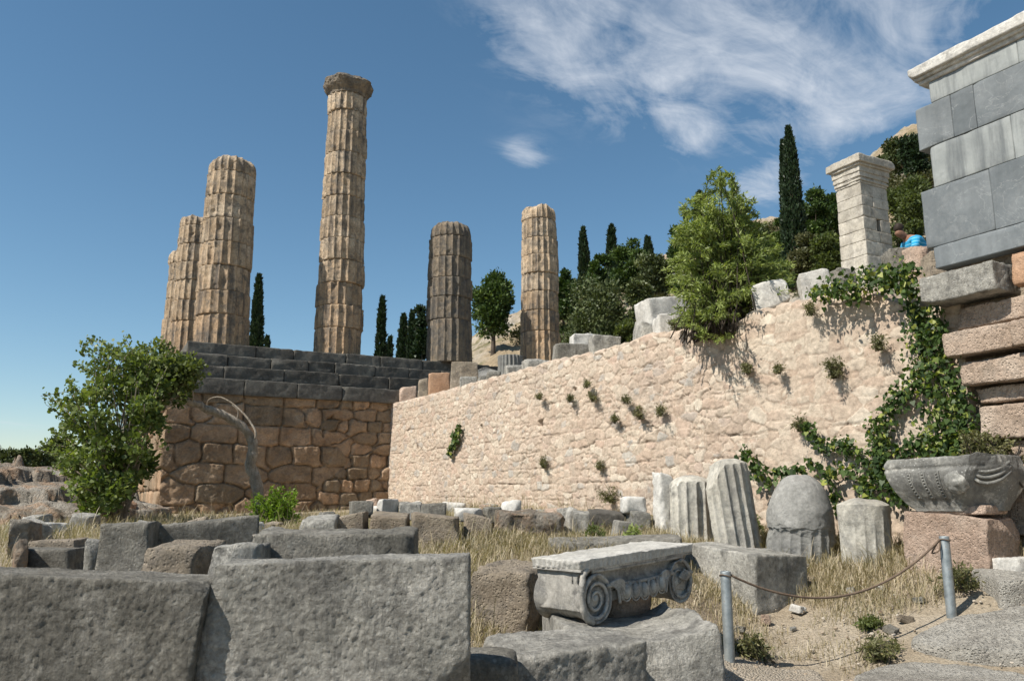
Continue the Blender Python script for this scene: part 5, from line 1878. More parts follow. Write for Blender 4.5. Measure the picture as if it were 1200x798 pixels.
def crown_clumps(g, R, clumps, n_leaf, size, up=.35, kind='rhomb', asp=.55, flat=.75, seed=1):
    """clumps: (centre, radius, tone). Leaf-sized faces through each clump, denser towards its skin"""
    area = np.array([c[1] ** 2 for c in clumps]); area = area / area.sum()
    for (c, r, tone), f in zip(clumps, area):
        n_ = max(int(n_leaf * f), 8)
        d = sphere_dirs(R, n_)
        rad = r * R.uniform(.25, 1.0, n_) ** .55 * (1 + .25 * R.normal(size=n_))
        P = np.array(c) + d * rad[:, None] * np.array([1, 1, flat])
        D = d * .8 + R.normal(size=(n_, 3)) * .6 + np.array([0, 0, up])
        L = size * R.uniform(.65, 1.35, n_)
        V, F, k = leaves(P, D, L, L * asp, kind, int(R.integers(1 << 30)))
        t = np.clip(tone + .22 * R.normal(size=n_), 0, 1)
        g.add(V, F, np.repeat(t, k))


def cypress(label, u, v_top, v_base, w_px, Y=None, seed=1, group='cypresses on the slope'):
    if Y is None:
        b = on_hill(u, v_base)
    else:
        x = ray(u, v_base)[0] * Y
        b = np.array([x, Y, hz(x, Y)])
    top = at(u, v_top, b[1])[2]
    H = top - b[2]
    rw = w_px / 2 * b[1] / 905
    root = thing('cypress', label, 'tree', b, 0, group)
    R = rng(seed)
    px = 905 / b[1]
    size = max(3.4 / px, .09)
    n_ = int(np.clip(w_px * H * px * 3.0, 1500, 9000))
    t = R.uniform(0.02, 1, n_) ** 1.05
    prof = np.minimum(1, (t * 9 + .25)) * (1 - t ** 2.2) ** .8 * .96 + .05
    a = R.uniform(0, 2 * math.pi, n_)
    lump = 1 + .22 * fbm(np.stack([np.cos(a) * 1.3, np.sin(a) * 1.3, t * H / rw * .55], 1), 3, seed)
    rr = rw * prof * lump * R.uniform(.5, 1.05, n_) ** .5
    P = np.stack([rr * np.cos(a), rr * np.sin(a), t * H * .985], 1)
    P[:, 0] += .12 * rw * np.sin(t * 3 + seed)
    D = np.stack([np.cos(a) * .4, np.sin(a) * .4, np.full(n_, 1.1)], 1) + R.normal(size=(n_, 3)) * .3
    L = size * R.uniform(.8, 1.8, n_)
    V, F, k = leaves(P, D, L, L * .5, 'rhomb', seed)
    g = G(); g.add(V, F, np.repeat(np.clip(.35 + .5 * (lump - 1) + .25 * R.normal(size=n_), 0, 1), k))
    g.build('crown', M['cypress'], root)
    g = G(); g.add(*tube([(0, 0, -1.5), (0, 0, H * .3), (0, 0, H * .85)], [rw * .3, rw * .22, .03], 7))
    g.build('trunk', M['bark_dark'], root)


def broad_tree(name, label, u, v_top, v_base, w_px, mat, Y=None, seed=1, group=None, nk=22, low=.18, asp=.55, dens=2.0, cat='tree', tone=.42, flat=.8):
    if Y is None:
        b = on_hill(u, v_base)
    else:
        x = ray(u, v_base)[0] * Y
        b = np.array([x, Y, hz(x, Y)])
    H = at(u, v_top, b[1])[2] - b[2]
    px = 905 / b[1]
    rw = w_px / 2 / px
    R = rng(seed)
    root = thing(name, label, cat, b, 0, group)
    size = max(4.0 / px, .07)
    cl = []
    cz = H * (low + (1 - low) / 2); hh = H * (1 - low) / 2
    for i in range(nk):
        d = sphere_dirs(R, 1)[0]
        f = R.uniform(.35, .86)
        r = R.uniform(.2, .42) * min(rw, hh)
        c = np.array([d[0] * f * (rw - r * .6), d[1] * f * (rw - r * .6), cz + d[2] * f * (hh - r * .5)])
        cl.append((c, r, tone + .13 * R.normal()))
    n_ = int(np.clip(w_px * H * px * dens, 700, 16000))
    g = G(); crown_clumps(g, R, cl, n_, size, asp=asp, flat=flat)
    g.build('crown', mat, root)
    g = G()
    g.add(*tube(smooth_path([(0, 0, -1.0), (.04 * rw, 0, H * .2), (-.05 * rw, .03 * rw, H * .5), (.02 * rw, 0, H * .75)], 12), np.linspace(.09 * rw + .03, .02 * rw, 12), 8))
    for c, r, t in cl[:9]:
        s = np.array([0, 0, H * R.uniform(.15, .45)])
        g.add(*tube(smooth_path([s, (s + c) / 2 + np.array([0, 0, -.05 * H]), c], 8), np.linspace(.04 * rw + .01, .01 * rw, 8), 6))
    g.build('trunk', M['bark_dark'], root)


cypress('slim dark cypress between the corner column and the tallest column', 298, 322, 430, 15, 62, 1)
cypress('tip of a tiny cypress just right of the slim cypress by the corner column', 312, 395, 430, 8, 66, 2)
cypress('slim cypress in the sky gap right of the tallest column', 446, 348, 432, 11, 60, 3)
cypress('tiny cypress tip beside the slim cypress right of the tallest column', 456, 396, 432, 7, 64, 4)
cypress('short dark cypress, left one of the close pair beside the dark column', 471, 369, 432, 13, 58, 5)
cypress('taller thin cypress, right one of the close pair beside the dark column', 481, 365, 432, 10, 57, 6)
broad_tree('conifer', 'dark green conifer half hidden behind the dark column', 494, 352, 432, 28, M['cypress'], 52, 7, nk=26)
cypress('thin cypress rising from the wooded slope right of the slender column', 685, 268, 340, 12, None, 8)
cypress('dense cypress in front of a pine on the wooded slope', 719, 265, 345, 14, None, 9)
cypress('cypress tip showing just behind the top of the willow bush', 822, 226, 290, 13, None, 10)
cypress('tallest dark cypress on the right, standing left of the white pillar', 932, 148, 292, 27, 44, 11)
cypress('lower side spire of dark cypress touching the tallest one', 925, 164, 292, 16, 44.5, 12)
cypress('tiny cypress on the skyline left of the willow bush', 760, 279, 318, 10, None, 13)
broad_tree('conifer', 'dark pointed conifer on the slope between the pillar and the altar', 1076, 150, 232, 46, M['cypress'], 52, 14, nk=34, low=.05)
broad_tree('pine_tree', 'bright green pine standing alone between the fifth and sixth columns', 577, 311, 386, 62, M['pine'], 58, 15, nk=34, low=.16, dens=2.4)
broad_tree('pine_tree', 'narrow dark pine directly behind the right side of the slender column', 661, 298, 400, 32, M['pine'], 50, 16, nk=22, tone=.2)
broad_tree('holm_oak', 'big dark holm oak mass right of the slender column', 702, 312, 402, 104, M['oak'], 44, 17, nk=60, low=.0, dens=3.0, tone=.5)
broad_tree('holm_oak', 'low dark oak bush in front of the big holm oak', 706, 366, 402, 50, M['oak'], 38, 18, nk=22, low=.0, tone=.25)
broad_tree('shrub', 'round yellow-green shrub beside the big holm oak', 734, 361, 402, 32, M['leaf_olive'], 38, 19, nk=26, low=.0, cat='shrub', tone=.3)
broad_tree('pine_tree', 'rounded pine on the skyline behind the dense cypress', 737, 272, 330, 48, M['pine'], 66, 20, nk=26, low=.05, tone=.3)
broad_tree('pine_tree', 'loose pine on the skyline between two cypresses', 703, 289, 338, 34, M['pine'], 64, 21, nk=20, low=.05, tone=.25)
broad_tree('pine_tree', 'low dark pine on the skyline left of the thin cypress', 668, 316, 360, 40, M['pine'], 60, 22, nk=20, low=.0, tone=.2)
broad_tree('holm_oak', 'dark oak spreading along the slope below the tiny skyline cypress', 770, 291, 334, 60, M['oak'], 60, 23, nk=28, low=.0)
broad_tree('holm_oak', 'dull green oak bush on the slope right of the big holm oak', 748, 318, 345, 40, M['oak'], 54, 24, nk=20, low=.0, tone=.6)
broad_tree('pine_tree', 'tall dark pine behind the left edge of the willow bush', 800, 228, 310, 42, M['pine'], 48, 25, nk=28, low=.02, tone=.22)
broad_tree('shrub', 'dark clump of scrub on the slope behind the willow bush', 885, 250, 292, 60, M['oak'], 52, 26, nk=24, low=.0, cat='shrub', tone=.55)
broad_tree('conifer', 'small pale green conifer left of the tallest cypress', 912, 244, 290, 18, M['pine'], 48, 27, nk=14, low=.0, tone=.55)
broad_tree('pine_tree', 'dark green pine close right of the tallest cypress', 955, 206, 292, 44, M['pine'], 48, 28, nk=26, low=.05, tone=.3)
broad_tree('pine_tree', 'darker pine just left of the white pillar', 980, 218, 292, 40, M['pine'], 50, 29, nk=24, low=.05, tone=.18)
broad_tree('olive_tree', 'brownish green olive tree left of the white pillar', 946, 262, 322, 46, M['scrub'], 32, 30, nk=24, low=.22, tone=.5)
broad_tree('olive_tree', 'greener olive tree with dark visible trunk next to the white pillar', 972, 256, 322, 46, M['leaf_olive'], 31, 31, nk=24, low=.24, tone=.25)
broad_tree('shrub', 'green bush between the pillar and the person in blue', 1055, 250, 310, 40, M['oak'], 24, 32, nk=22, low=.0, cat='shrub', tone=.6)
broad_tree('shrub', 'olive coloured bush against the lower left edge of the altar', 1080, 236, 310, 44, M['leaf_olive'], 26, 33, nk=22, low=.0, cat='shrub', tone=.15)
broad_tree('shrub', 'wide scrub bush under the dark pointed conifer', 1072, 205, 262, 64, M['leaf_olive'], 40, 34, nk=30, low=.0, cat='shrub', tone=.12)
broad_tree('holm_oak', 'dark oak spreading over the skyline between the pillar cap and the altar', 1062, 158, 215, 56, M['oak'], 58, 36, nk=28, low=.0)
broad_tree('shrub', 'scrub on the rocky skyline just right of the pillar cap', 1046, 178, 222, 40, M['oak'], 62, 35, nk=22, low=.0, cat='shrub', tone=.45)
for i, (u, vt, vb, w) in enumerate(((8, 523, 575, 36), (24, 514, 575, 24), (44, 520, 575, 44), (66, 510, 575, 40), (-14, 520, 575, 30))):
    broad_tree('pine_tree', ['dark tree at the left edge beyond the outcrop', 'dark pointed conifer second from the left edge beyond the outcrop', 'dark bushy tree beyond the outcrop, left of the broad bush',
                             'dark tree partly behind the broad bush on the left', 'dark tree cut by the left frame edge'][i], u, vt, vb, w, M['oak'], 62 + 3 * i, 40 + i, 'dark trees beyond the outcrop', nk=18, low=.0, tone=.35 + .06 * i, flat=1.0)

# low scrub bushes scattered over the hillside
R = rng(77)
_first = None
cnt = 0
while cnt < 150:
    u = R.uniform(540, 1100); v = R.uniform(interp_u(SKYLINE, u) - 2, interp_u(SKYLINE, u) + 95)
    if 553 < u < 612 and R.uniform() < .93:
        continue
    p = on_hill(u, v)
    if p[1] > 84 or p[1] < 36:
        cnt += .01
        continue
    if p[1] > 80:
        cnt += .02
        if R.uniform() < .5:
            continue
    if _first is None:
        R2 = rng(5)
        cl = []
        for i in range(16):
            d = sphere_dirs(R2, 1)[0]; d[2] = abs(d[2])
            cl.append((d * R2.uniform(.3, .8), R2.uniform(.25, .45), .4 + .2 * R2.normal()))
        g = G(); crown_clumps(g, R2, cl, 700, .16)
        _first = g.build('hill_shrub', M['scrub'])
        o = _first
    else:
        o = _first.copy(); COL.objects.link(o)
    s = R.uniform(.5, 1.5)
    o.location = p; o.scale = (s * R.uniform(.8, 1.5), s, s * R.uniform(.6, 1.0)); o.rotation_euler = (0, 0, R.uniform(0, 6.28))
    tag(o, 'low dull green scrub bush growing on the rocky hillside', 'shrub', 'low scrub bushes scattered on the hillside', 'thing')
    cnt += 1


# ------------------------------------------------------------------ the big bush on the wall top
def point_in_poly(poly, u, v):
    inside = False
    n_ = len(poly)
    for i in range(n_):
        x1, y1 = poly[i]; x2, y2 = poly[(i + 1) % n_]
        if (y1 > v) != (y2 > v) and u < (x2 - x1) * (v - y1) / (y2 - y1) + x1:
            inside = not inside
    return inside


def sample_poly(R, poly, n_):
    us = [a for a, b in poly]; vs = [b for a, b in poly]
    out = []
    while len(out) < n_:
        u, v = R.uniform(min(us), max(us)), R.uniform(min(vs), max(vs))
        if point_in_poly(poly, u, v):
            out.append((u, v))
    return out


def stems_bush(name, label, cat, base, poly, Y, n_stem, per, L, asp, mat, seed, thick=.9, start=.25, arch=.25, sp=.05, kind='willow', stemr=.012, dirf=.9, extra=None, tone=.45):
    R = rng(seed)
    root = thing(name, label, cat, base)
    g = G(); gs = G()
    tg = sample_poly(R, poly, n_stem) + (extra or [])
    b0 = np.array(base)
    for (u, v) in tg:
        y = Y + thick * R.normal() * .5
        e = at(u, v, y) - b0
        s = np.array([R.normal() * sp, R.normal() * sp, -.05])
        mid = s * .45 + e * .55 + np.array([-e[0] * arch * .4, -e[1] * arch * .4, abs(e[2]) * arch + .05])
        path = smooth_path([s, mid, e], 26)
        ln = np.linalg.norm(e - s)
        gs.add(*tube(path[::2], np.linspace(stemr, stemr * .25, 13), 5))
        k_ = max(int(per * ln), 6)
        t = R.uniform(start, 1.0, k_)
        idx = np.clip((t * 25).astype(int), 0, 24); f = (t * 25 - idx)[:, None]
        P = path[idx] * (1 - f) + path[idx + 1] * f
        T = path[idx + 1] - path[idx]; T /= np.linalg.norm(T, axis=1, keepdims=True)
        D = T * dirf + R.normal(size=(k_, 3)) * .75
        l = L * R.uniform(.6, 1.25, k_)
        V, F, k = leaves(P + R.normal(size=(k_, 3)) * .02, D, l, l * asp, kind, int(R.integers(1 << 30)))
        tn = np.clip(tone + .12 * R.normal() + .2 * R.normal(size=k_), 0, 1)
        g.add(V, F, np.repeat(tn, k))
    g.build('foliage', mat, root)
    gs.build('stem', M['bark_dark'], root)
    return root


pb = on_wall(848, 394, -.25)
Yb = pb[1]
POLY_BUSH = [(793, 262), (806, 246), (835, 246), (865, 244), (890, 262), (912, 283), (932, 305), (934, 335), (918, 352), (896, 372), (876, 396), (845, 408), (808, 396), (790, 380), (782, 350), (778, 318), (784, 285)]
stems_bush('willow_bush', 'big bright green willow-leaved bush growing on top of the retaining wall', 'bush', pb, POLY_BUSH, Yb, 400, 74, .092, .23, M['leaf_bush'], 3, thick=1.1, sp=.32, arch=.34,
           extra=[(842, 198), (843, 206), (858, 216), (862, 222), (830, 226), (846, 214), (872, 228), (815, 232), (800, 245), (874, 242), (850, 205), (838, 215), (905, 282), (792, 268), (806, 236), (818, 230), (826, 236), (850, 230), (866, 232), (880, 244), (888, 252), (896, 262), (798, 250), (812, 240), (884, 236), (838, 228), (916, 292), (926, 312)])


# ------------------------------------------------------------------ left broad-leaved bush and leaning tree
def branch_bush(name, label, cat, base, poly, Y, n_clump, n_leaf, L, mat, seed, thick=1.2, rc=(.22, .45), trunk_pts=None, trunk_r=.12, kind='round', asp=.7, extra=(), tone=.4, twigs=()):
    R = rng(seed)
    root = thing(name, label, cat, base)
    b0 = np.array(base)
    cl = []
    for (u, v) in sample_poly(R, poly, n_clump):
        y = Y + thick * R.uniform(-1, 1)
        cl.append((at(u, v, y) - b0, R.uniform(*rc), tone + .14 * R.normal()))
    for (u, v) in extra:
        cl.append((at(u, v, Y + .4 * R.normal()) - b0, R.uniform(*rc) * .55, tone + .1))
    g = G(); crown_clumps(g, R, cl, n_leaf, L, up=.15, kind=kind, asp=asp, flat=.85)
    gt = G()
    for (u, v) in twigs:
        e = at(u, v, Y + thick * .6 * R.normal()) - b0
        near = sorted(cl, key=lambda q: np.linalg.norm((q[0] - e) * np.array([1, .3, 1])))
        s_ = near[int(R.integers(6, 16))][0]
        pth = smooth_path([s_, (s_ + e) / 2 + np.array([0, 0, .10]), e], 18)
        gt.add(*tube(pth, np.linspace(.012, .004, 18), 5))
        k_ = int(42 * np.linalg.norm(e - s_)) + 8
        i_ = np.clip((R.uniform(.15, 1, k_) * 17).astype(int), 0, 17)
        P = pth[i_] + R.normal(size=(k_, 3)) * .045
        D = sphere_dirs(R, k_) + np.array([0, 0, .35])
        l = L * R.uniform(.5, 1.15, k_)
        V, F, k = leaves(P, D, l, l * asp, kind, int(R.integers(1 << 30)))
        g.add(V, F, np.repeat(np.clip(tone + .15 + .2 * R.normal(size=k_), 0, 1), k))
    g.build('foliage' if trunk_pts is None else 'crown', mat, root)
    if trunk_pts is None:
        hub = [np.array([0, 0, -.2])]
    else:
        path = smooth_path([np.array(p) - b0 for p in trunk_pts], 60)
        path = path + .02 * np.stack([fbm(path * 2 + 1, 3, 4), fbm(path * 2 + 5, 3, 5), fbm(path * 2 + 9, 3, 6)], 1)
        gt.add(*tube(path, np.linspace(trunk_r, trunk_r * .42, 60), 14, 3, .55))
        hub = [path[k] for k in (46, 50, 54, 58)]
    for c, r, t in cl:
        h = hub[int(R.integers(len(hub)))]
        m_ = h * .5 + c * .5 + np.array([R.normal() * .1, R.normal() * .1, .12 * np.linalg.norm(c - h)])
        gt.add(*tube(smooth_path([h, m_, c], 10), np.linspace(.035, .008, 10), 5))
    gt.build('stem' if trunk_pts is None else 'trunk', M['bark'], root)
    return root


POLY_LEFT = [(84, 470), (100, 448), (118, 430), (140, 425), (165, 425), (184, 438), (190, 462), (186, 490), (176, 512), (180, 540), (160, 562), (145, 585), (128, 600), (105, 602), (88, 588), (84, 560), (76, 540), (78, 515)]
TWIGS = [(100, 395), (106, 399), (112, 408), (92, 412), (88, 426), (96, 434), (146, 392), (150, 400), (158, 408), (128, 402), (134, 412), (48, 464), (56, 466), (66, 470), (74, 462), (62, 478), (80, 446), (72, 492), (60, 505),
         (48, 520), (38, 526), (56, 530), (66, 545), (60, 552), (178, 412), (186, 420), (170, 402), (122, 410), (110, 420), (140, 404), (76, 480), (70, 514), (54, 474), (92, 402), (164, 412), (196, 430), (200, 505), (192, 530), (176, 560)]
gb = at(140, 612, 17.5)
branch_bush('broadleaf_bush', 'large dense dark green bush at the left in front of the temple foundation', 'bush', (gb[0], 17.5, gz(gb[0], 17.5)), POLY_LEFT, 17.0, 115, 8200, .10, M['leaf_broad'], 4,
            thick=1.3, rc=(.10, .27), twigs=TWIGS, tone=.56)
Yt = 20.5
tp_ = [at(u, v, Yt + dy) for u, v, dy in ((305, 612, 0), (304, 585, 0), (299, 560, -.1), (294, 545, -.15), (297, 527, -.2), (294, 513, -.25), (283, 499, -.4), (265, 488, -.6), (245, 480, -.8), (232, 474, -1.0), (215, 470, -1.3), (200, 472, -1.6), (184, 482, -2.0))]
POLY_CROWN = [(160, 402), (185, 405), (205, 415), (226, 432), (228, 448), (215, 462), (196, 470), (176, 480), (160, 470), (150, 440)]
lt = branch_bush('leaning_tree', 'leaning tree with a bare pale bent trunk arching left in front of the boulder foundation', 'tree', tuple(tp_[0] - np.array([0, 0, .3])), POLY_CROWN, 18.6, 34, 5200, .10, M['leaf_olive'], 6,
                 thick=.6, rc=(.18, .36), trunk_pts=tp_, trunk_r=.155, tone=.28)
b0 = np.array(lt.location)
g = G()
br = [at(u, v, Yt - .3) - b0 for u, v in ((296, 520), (300, 508), (293, 494), (284, 483), (270, 471), (256, 465), (244, 469), (243, 479))]
pth = smooth_path(br, 30)
g.add(*tube(pth, np.linspace(.034, .008, 30), 8, 2, .3))
br = [at(u, v, Yt - .5) - b0 for u, v in ((277, 495), (279, 482), (272, 474))]
g.add(*tube(smooth_path(br, 12), np.linspace(.02, .006, 12), 6))
g.build('dead_branch', M['bark'], lt)

pbr = at(325, 628, 15.5)
stems_bush('bright_shrub', 'small bright yellow-green shrub at the foot of the bent trunk', 'shrub', (pbr[0], 15.5, gz(pbr[0], 15.5)), [(288, 590), (302, 575), (312, 578), (322, 566), (335, 572), (348, 568), (352, 595), (348, 620), (325, 626), (300, 620), (290, 605)], 15.5,
           110, 60, .07, .38, M['leaf_bright'], 8, thick=.5, sp=.16, start=.2, arch=.05, tone=.5)


# ------------------------------------------------------------------ ivy and weeds on the wall
def ivy(label, strokes, q, seed, dens=1.0, L=.07, cat='ivy', thick=.10, yellow=.25, name='ivy', mat='ivy', tint_shift=0.0):
    """strokes: lists of (column, row, half width in px) followed along the wall face"""
    R = rng(seed)
    c0 = on_wall(*strokes[0][0][:2], q)
    root = thing(name, label, cat, c0)
    g = G(); gs = G()
    for st in strokes:
        n_ = 60
        cps = np.array(st, dtype=float)
        path = smooth_path(np.column_stack([cps[:, 0], cps[:, 1], cps[:, 2]]), n_)
        P3 = np.array([on_wall(a, b, q) for a, b, w in path]) - c0
        ws = np.array([w * on_wall(a, b, q)[1] / 930 for a, b, w in path])
        seg = np.linalg.norm(np.diff(P3, axis=0), axis=1).sum()
        nl = int(dens * seg * (ws.mean() * 2 + .06) * 520)
        t = R.uniform(0, n_ - 1.001, nl); k_ = t.astype(int); f = (t - k_)[:, None]
        P = P3[k_] * (1 - f) + P3[k_ + 1] * f
        w = ws[k_]
        cl = fbm(np.stack([P[:, 0] * 2.2, P[:, 1] * 2.2, P[:, 2] * 2.2], 1), 2, seed)
        a = R.normal(size=nl) * .75 * w * (1 + 1.1 * cl); b = R.normal(size=nl) * .75 * w * (1 + .8 * cl)
        along = np.array([WD[0], WD[1], 0])
        P = P + along * a[:, None] + np.array([0, 0, 1]) * b[:, None] + np.array([WN[0], WN[1], 0]) * (R.uniform(0, 1, nl) ** 1.5 * thick * (1 + cl))[:, None]
        D = np.stack([R.normal(size=nl) * .6, R.normal(size=nl) * .6, -.75 + .55 * R.normal(size=nl)], 1)
        N_ = np.array([WN[0], WN[1], .45]) + R.normal(size=(nl, 3)) * .75
        l = L * R.uniform(.4, 1.45, nl)
        V, F, k = leaves(P, D, l, l * .95, 'ivy', int(R.integers(1 << 30)), N_)
        tn = .38 + .3 * cl + .2 * R.normal(size=nl) + tint_shift
        tn = np.where(R.uniform(size=nl) < yellow * (.3 + np.clip(cl + .3, 0, 1)), R.uniform(.8, 1, nl), tn)
        g.add(V, F, np.repeat(np.clip(tn, 0, 1), k))
        wig = .03 * np.stack([fbm(P3 * 5, 2, seed), fbm(P3 * 5 + 4, 2, seed + 1), fbm(P3 * 5 + 8, 2, seed + 2)], 1)
        gs.add(*tube(P3 + wig, np.linspace(.014, .006, n_), 5))
    g.build('leaves', M[mat], root)
    gs.build('stem', M['bark'], root)
    return root


ivy('leafy ivy hanging over the wall top below the pillar and the person', [[(962, 346, 6), (985, 340, 9), (1010, 334, 11), (1035, 328, 12), (1060, 322, 11), (1078, 318, 8)], [(1040, 330, 8), (1062, 338, 8), (1080, 344, 6)], [(1000, 340, 8), (1012, 352, 6)]], .06, 11, 3.2, .058, thick=.30)
ivy('long ivy climbing down the corner between rubble wall and altar foundation', [
    [(1064, 358, 7), (1078, 368, 8), (1075, 385, 10), (1082, 402, 14), (1090, 420, 17), (1096, 440, 19), (1098, 462, 19), (1104, 485, 18), (1112, 508, 17), (1122, 528, 14)],
    [(1095, 345, 6), (1100, 375, 8), (1104, 400, 7), (1108, 425, 8)],
    [(1096, 430, 14), (1068, 452, 10), (1050, 470, 9), (1038, 487, 9), (1030, 505, 8), (1032, 525, 10), (1030, 548, 11), (1020, 572, 9), (1022, 590, 7)],
    [(1110, 440, 10), (1125, 470, 12), (1132, 500, 10), (1128, 528, 9)],
    [(1040, 530, 10), (1070, 522, 10), (1095, 518, 9), (1118, 530, 8)],
    [(1020, 540, 11), (1000, 528, 8), (985, 520, 8), (968, 525, 7), (955, 508, 6), (944, 498, 5)],
    [(1025, 545, 8), (1045, 570, 8), (1060, 588, 6)],
    [(1100, 392, 4), (1118, 398, 2.5), (1135, 399, 2), (1150, 398, 1.5)]], .07, 12, 3.0, .056, yellow=.2, tint_shift=-.06)
ivy('thin ivy strand trailing beside the round-topped dark fragment', [[(945, 536, 4), (960, 548, 6), (972, 560, 5), (980, 580, 6), (985, 600, 5)], [(970, 556, 4), (990, 548, 4), (1010, 565, 4)]], .10, 13, 1.3, .075)
ivy('dark ivy creeping behind the tallest fluted fragment', [[(872, 530, 6), (880, 537, 8), (890, 552, 9), (900, 568, 8)], [(905, 556, 5), (925, 552, 6), (945, 551, 5)]], .14, 14, 1.5, .075, yellow=.05)
ivy('small green plant hanging from the middle of the rubble wall', [[(540, 498, 3), (536, 510, 6), (532, 520, 6), (528, 532, 3)]], .04, 15, 1.6, .09, name='hanging_plant', cat='plant')

pf = on_wall(1165, 540, .12)
stems_bush('yellow_shrub', 'yellowish brown shrub on the ledge behind the broken marble capital', 'shrub', pf - np.array([0, 0, .25]), [(1125, 505), (1150, 498), (1175, 508), (1198, 510), (1198, 545), (1165, 545), (1130, 540)], pf[1], 90, 60, .05, .45, M['weed'], 21, thick=.25, sp=.2, arch=.05, tone=.55)


def ivy_cap():
    pass


# small weeds rooted in the joints
WEEDS = [(749, 484, 9, 12, 'olive grey weed tuft right of the wall centre, level with the gap under the bush'), (977, 433, 20, 16, 'large brownish weed tuft on the right part of the wall'),
         (694, 465, 7, 8, 'small round weed high on the wall between the willow bush and the slender column'), (720, 491, 5, 7, 'small dark green weed below the high weeds near the wall centre'),
         (637, 542, 7, 10, 'weed tuft low on the wall above the upright slab'), (774, 481, 8, 9, 'weed beside the olive grey tuft near the wall centre'), (668, 467, 6, 5, 'tiny dry weed left of the small round weed'),
         (632, 464, 5, 5, 'tiny dry weed under the slender column'), (688, 450, 5, 5, 'tiny weed just under the rounded grey stone'), (733, 468, 6, 6, 'tiny dry weed near the upper middle of the wall'),
         (1030, 401, 12, 14, 'dry brown weed below the hanging ivy'), (937, 497, 11, 12, 'straggly weed at the left tip of the long ivy'), (875, 432, 7, 7, 'dry weed below the right edge of the willow bush'),
         (912, 432, 6, 6, 'dark small weed in the pointed mortar right of centre'), (950, 362, 8, 10, 'hanging dry weed under the wall edge right of the mottled rock'), (702, 545, 6, 7, 'weed low on the wall above the dark recess'),
         (716, 580, 20, 14, 'wide dry grey-green weed at the wall foot behind the round marble stone'), (793, 380, 13, 10, 'grey-green weed below the left side of the willow bush')]
for i, (u, v, w, h, lab) in enumerate(WEEDS):
    p = on_wall(u, v + h * .4, .01)
    R = rng(300 + i)
    poly = [(u - w, v - h * .3), (u - w * .4, v - h * .8), (u + w * .4, v - h * .9), (u + w, v - h * .2), (u + w * .7, v + h * .6), (u - w * .6, v + h * .7)]
    Yq = on_wall(u, v, .12)[1]
    stems_bush('wall_weed', lab, 'weed', p, poly, Yq, int(14 + w * 1.6), 70, .05, .3, M['weed'], 300 + i, thick=.16, sp=.03, arch=.0, start=.15, stemr=.004, kind='rhomb', tone=R.uniform(.25, .6))
for i, (u, v, w, h, mat, lab) in enumerate(((698, 636, 12, 20, 'leaf_olive', 'green weed clump in front of the dark recess left of the tilted stone'), (742, 638, 12, 20, 'leaf_bush', 'fresh green weed clump right of the tilted square stone'),
                                            (884, 632, 16, 26, 'leaf_olive', 'green weed at the foot of the tallest fluted fragment'), (765, 600, 12, 30, 'weed', 'dry tall weed left of the slim marble shaft'),
                                            (1020, 735, 16, 9, 'leaf_olive', 'flat bluish green weed in the dry grass near the paving slabs'), (1035, 770, 26, 26, 'weed', 'dry green grass clump at the edge of the lower paving slab'),
                                            (880, 768, 22, 22, 'weed', 'low dark green weed at the foot of the nearer metal post'), (1125, 690, 26, 30, 'weed', 'dry green weed around the foot of the farther metal post'))):
    p = on_ground(u, v)
    k = p[1] / 950
    poly = [(u - w, v - h * .4), (u - w * .5, v - h), (u + w * .3, v - h * 1.05), (u + w, v - h * .5), (u + w * .8, v), (u - w * .8, v)]
    stems_bush('ground_weed', lab, 'weed', p, poly, p[1], 46, 70, .055, .3, M[mat], 400 + i, thick=w * k * 1.6, sp=w * k * .5, arch=.05, start=.1, stemr=.004, tone=.4)


# ------------------------------------------------------------------ dry grass
def path_half(y):
    return 1.15 + .12 * y, 1.0 - .04 * np.maximum(0, y)


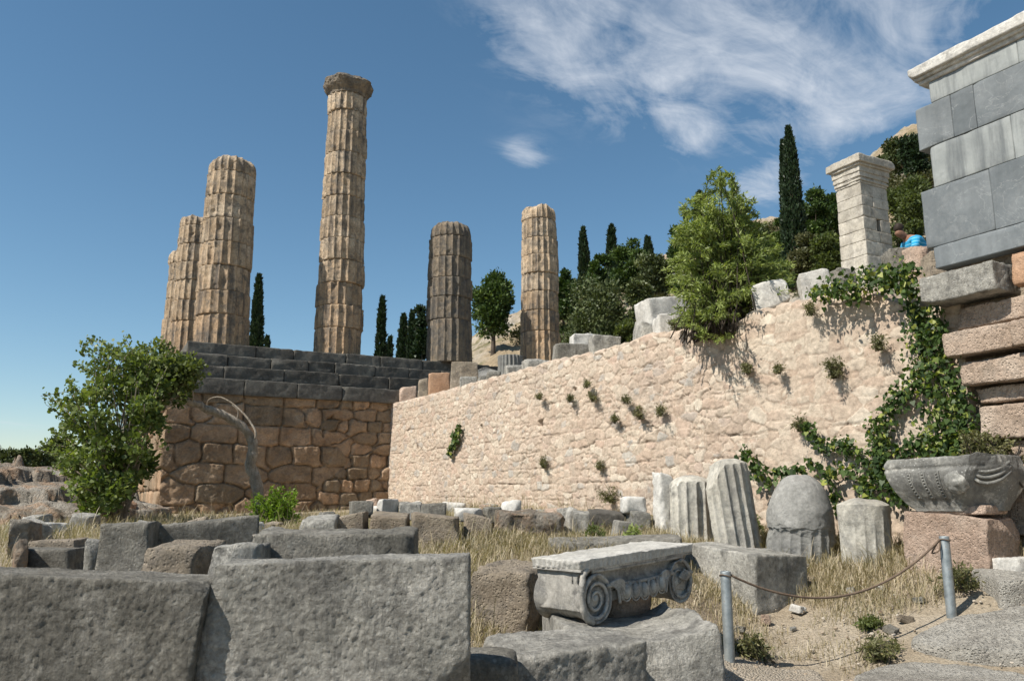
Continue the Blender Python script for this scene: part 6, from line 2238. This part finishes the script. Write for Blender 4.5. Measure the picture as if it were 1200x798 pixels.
def grass():
    R = rng(99)
    n_ = 900000
    X = R.uniform(-9, 10.5, n_); Y = 4.3 + 19 * R.uniform(0, 1, n_) ** 1.5
    dq = wall_dq(X, Y)
    ok = (dq > .05) & (np.abs(X) < Y * .68 + .3)
    ok &= ~((X < .2) & (Y < 5.0))
    for (u, v, rad) in ((1195, 690, .5), (1185, 668, .35), (1130, 750, .85), (1200, 745, .9), (1110, 800, .6), (1180, 800, .8), (920, 725, .35)):
        c = on_ground(u, v)
        ok &= ((X - c[0]) ** 2 + (Y - c[1]) ** 2) > rad ** 2 * (.8 + .5 * R.uniform(size=n_))
    cx, hw = path_half(Y)
    onp = (np.abs(X - cx) < hw + .05 + .25 * fbm(np.stack([X * 1.4, Y * 1.4, 0 * X], 1), 2, 51)) & (Y < 7.9)
    ok &= ~onp
    cl = fbm(np.stack([X * .9, Y * .9, 0 * X], 1), 4, 52)
    fine_ = fbm(np.stack([X * 4, Y * 4, 0 * X + 3], 1), 2, 53)
    edge = sstep(0, .9, np.abs(X - cx) - hw)
    edge = np.where(Y < 7.9, edge, np.where(Y < 9.2, .65, 1))
    prob = np.clip(.55 + 1.15 * cl + .6 * fine_, .03, 1) * (.12 + .88 * edge)
    prob *= np.where(Y > 14, .5, 1) * np.where((X < -3.2) & (Y > 8), .25, 1)
    ok &= R.uniform(size=n_) < prob
    X, Y, dq, cl = X[ok], Y[ok], dq[ok], cl[ok]
    n_ = len(X)
    Z = ground_z(X, Y)
    tall = .5 + .75 * np.clip(cl + .35, 0, 1) + .6 * sstep(2.6, .8, dq) + .6 * ((X < 1.2) & (Y > 6.5))
    H = R.uniform(.03, .17, n_) * tall * (1 + .9 * (R.uniform(size=n_) > .95))
    a = R.uniform(0, 2 * math.pi, n_)
    lean = R.uniform(.15, 1.0, n_)
    dirx, diry = np.cos(a) * lean, np.sin(a) * lean
    w = R.uniform(.0011, .0026, n_) * (1 + Y / 11)
    sx, sy = -np.sin(a), np.cos(a)
    V = np.empty((n_, 7, 3))
    for k, t in enumerate((0, .45, .8)):
        c = np.stack([X + dirx * H * t * t, Y + diry * H * t * t, Z + H * t * (1 - .22 * lean * t) - .01 * (k == 0)], 1)
        ww = w * (1 - .35 * t)
        V[:, 2 * k] = c - np.stack([sx * ww, sy * ww, 0 * ww], 1)
        V[:, 2 * k + 1] = c + np.stack([sx * ww, sy * ww, 0 * ww], 1)
    V[:, 6] = np.stack([X + dirx * H, Y + diry * H, Z + H * (1 - .25 * lean)], 1)
    base = np.arange(n_) * 7
    Q = np.concatenate([np.stack([base, base + 1, base + 3, base + 2], 1), np.stack([base + 2, base + 3, base + 5, base + 4], 1)])
    T = np.stack([base + 4, base + 5, base + 6], 1)
    g = G()
    tone = np.clip(.66 + .22 * R.normal(size=n_) - .28 * np.clip(fbm(np.stack([X * .7, Y * .7, 0 * X + 9], 1), 3, 55) + .25, 0, 1) + .18 * fbm(np.stack([X * 5, Y * 5, 0 * X + 19], 1), 2, 57), 0, 1)
    g.add(V.reshape(-1, 3), [Q, T], np.repeat(tone, 7))
    o = g.build('dry_grass', M['grass'])
    tag(o, 'dry straw-coloured grass between the stones and along the wall', kind='stuff')
    print('grass blades', n_)


grass()


def pebbles():
    R = rng(123)
    n_ = 3200
    X = R.uniform(-1, 6, n_); Y = R.uniform(4.5, 10, n_)
    dq = wall_dq(X, Y)
    ok = (dq > .3) & (np.abs(X) < Y * .68)
    X, Y = X[ok], Y[ok]
    V0, F0 = ellipsoid((0, 0, 0), (1, 1, .7), 7, 5)
    g = G()
    for x, y in zip(X, Y):
        s = .004 + .016 * R.uniform() ** 4
        V = V0 * s * (1 + .3 * R.normal(size=(1, 3)))
        V = rotz(V + .25 * s * R.normal(size=V.shape) * .5, R.uniform(0, 6.28)) + np.array([x, y, gz(x, y) + .03])
        g.add(V, F0, R.uniform())
    n = NT('pebble')
    o = g.build('gravel', n.done(n.ramp(n.attr(), [(0, (.22, .17, .12)), (.5, (.34, .28, .21)), (1, (.46, .41, .34))]), .95), smooth=False)
    tag(o, 'loose pebbles on the path and the dry earth', kind='stuff')


pebbles()
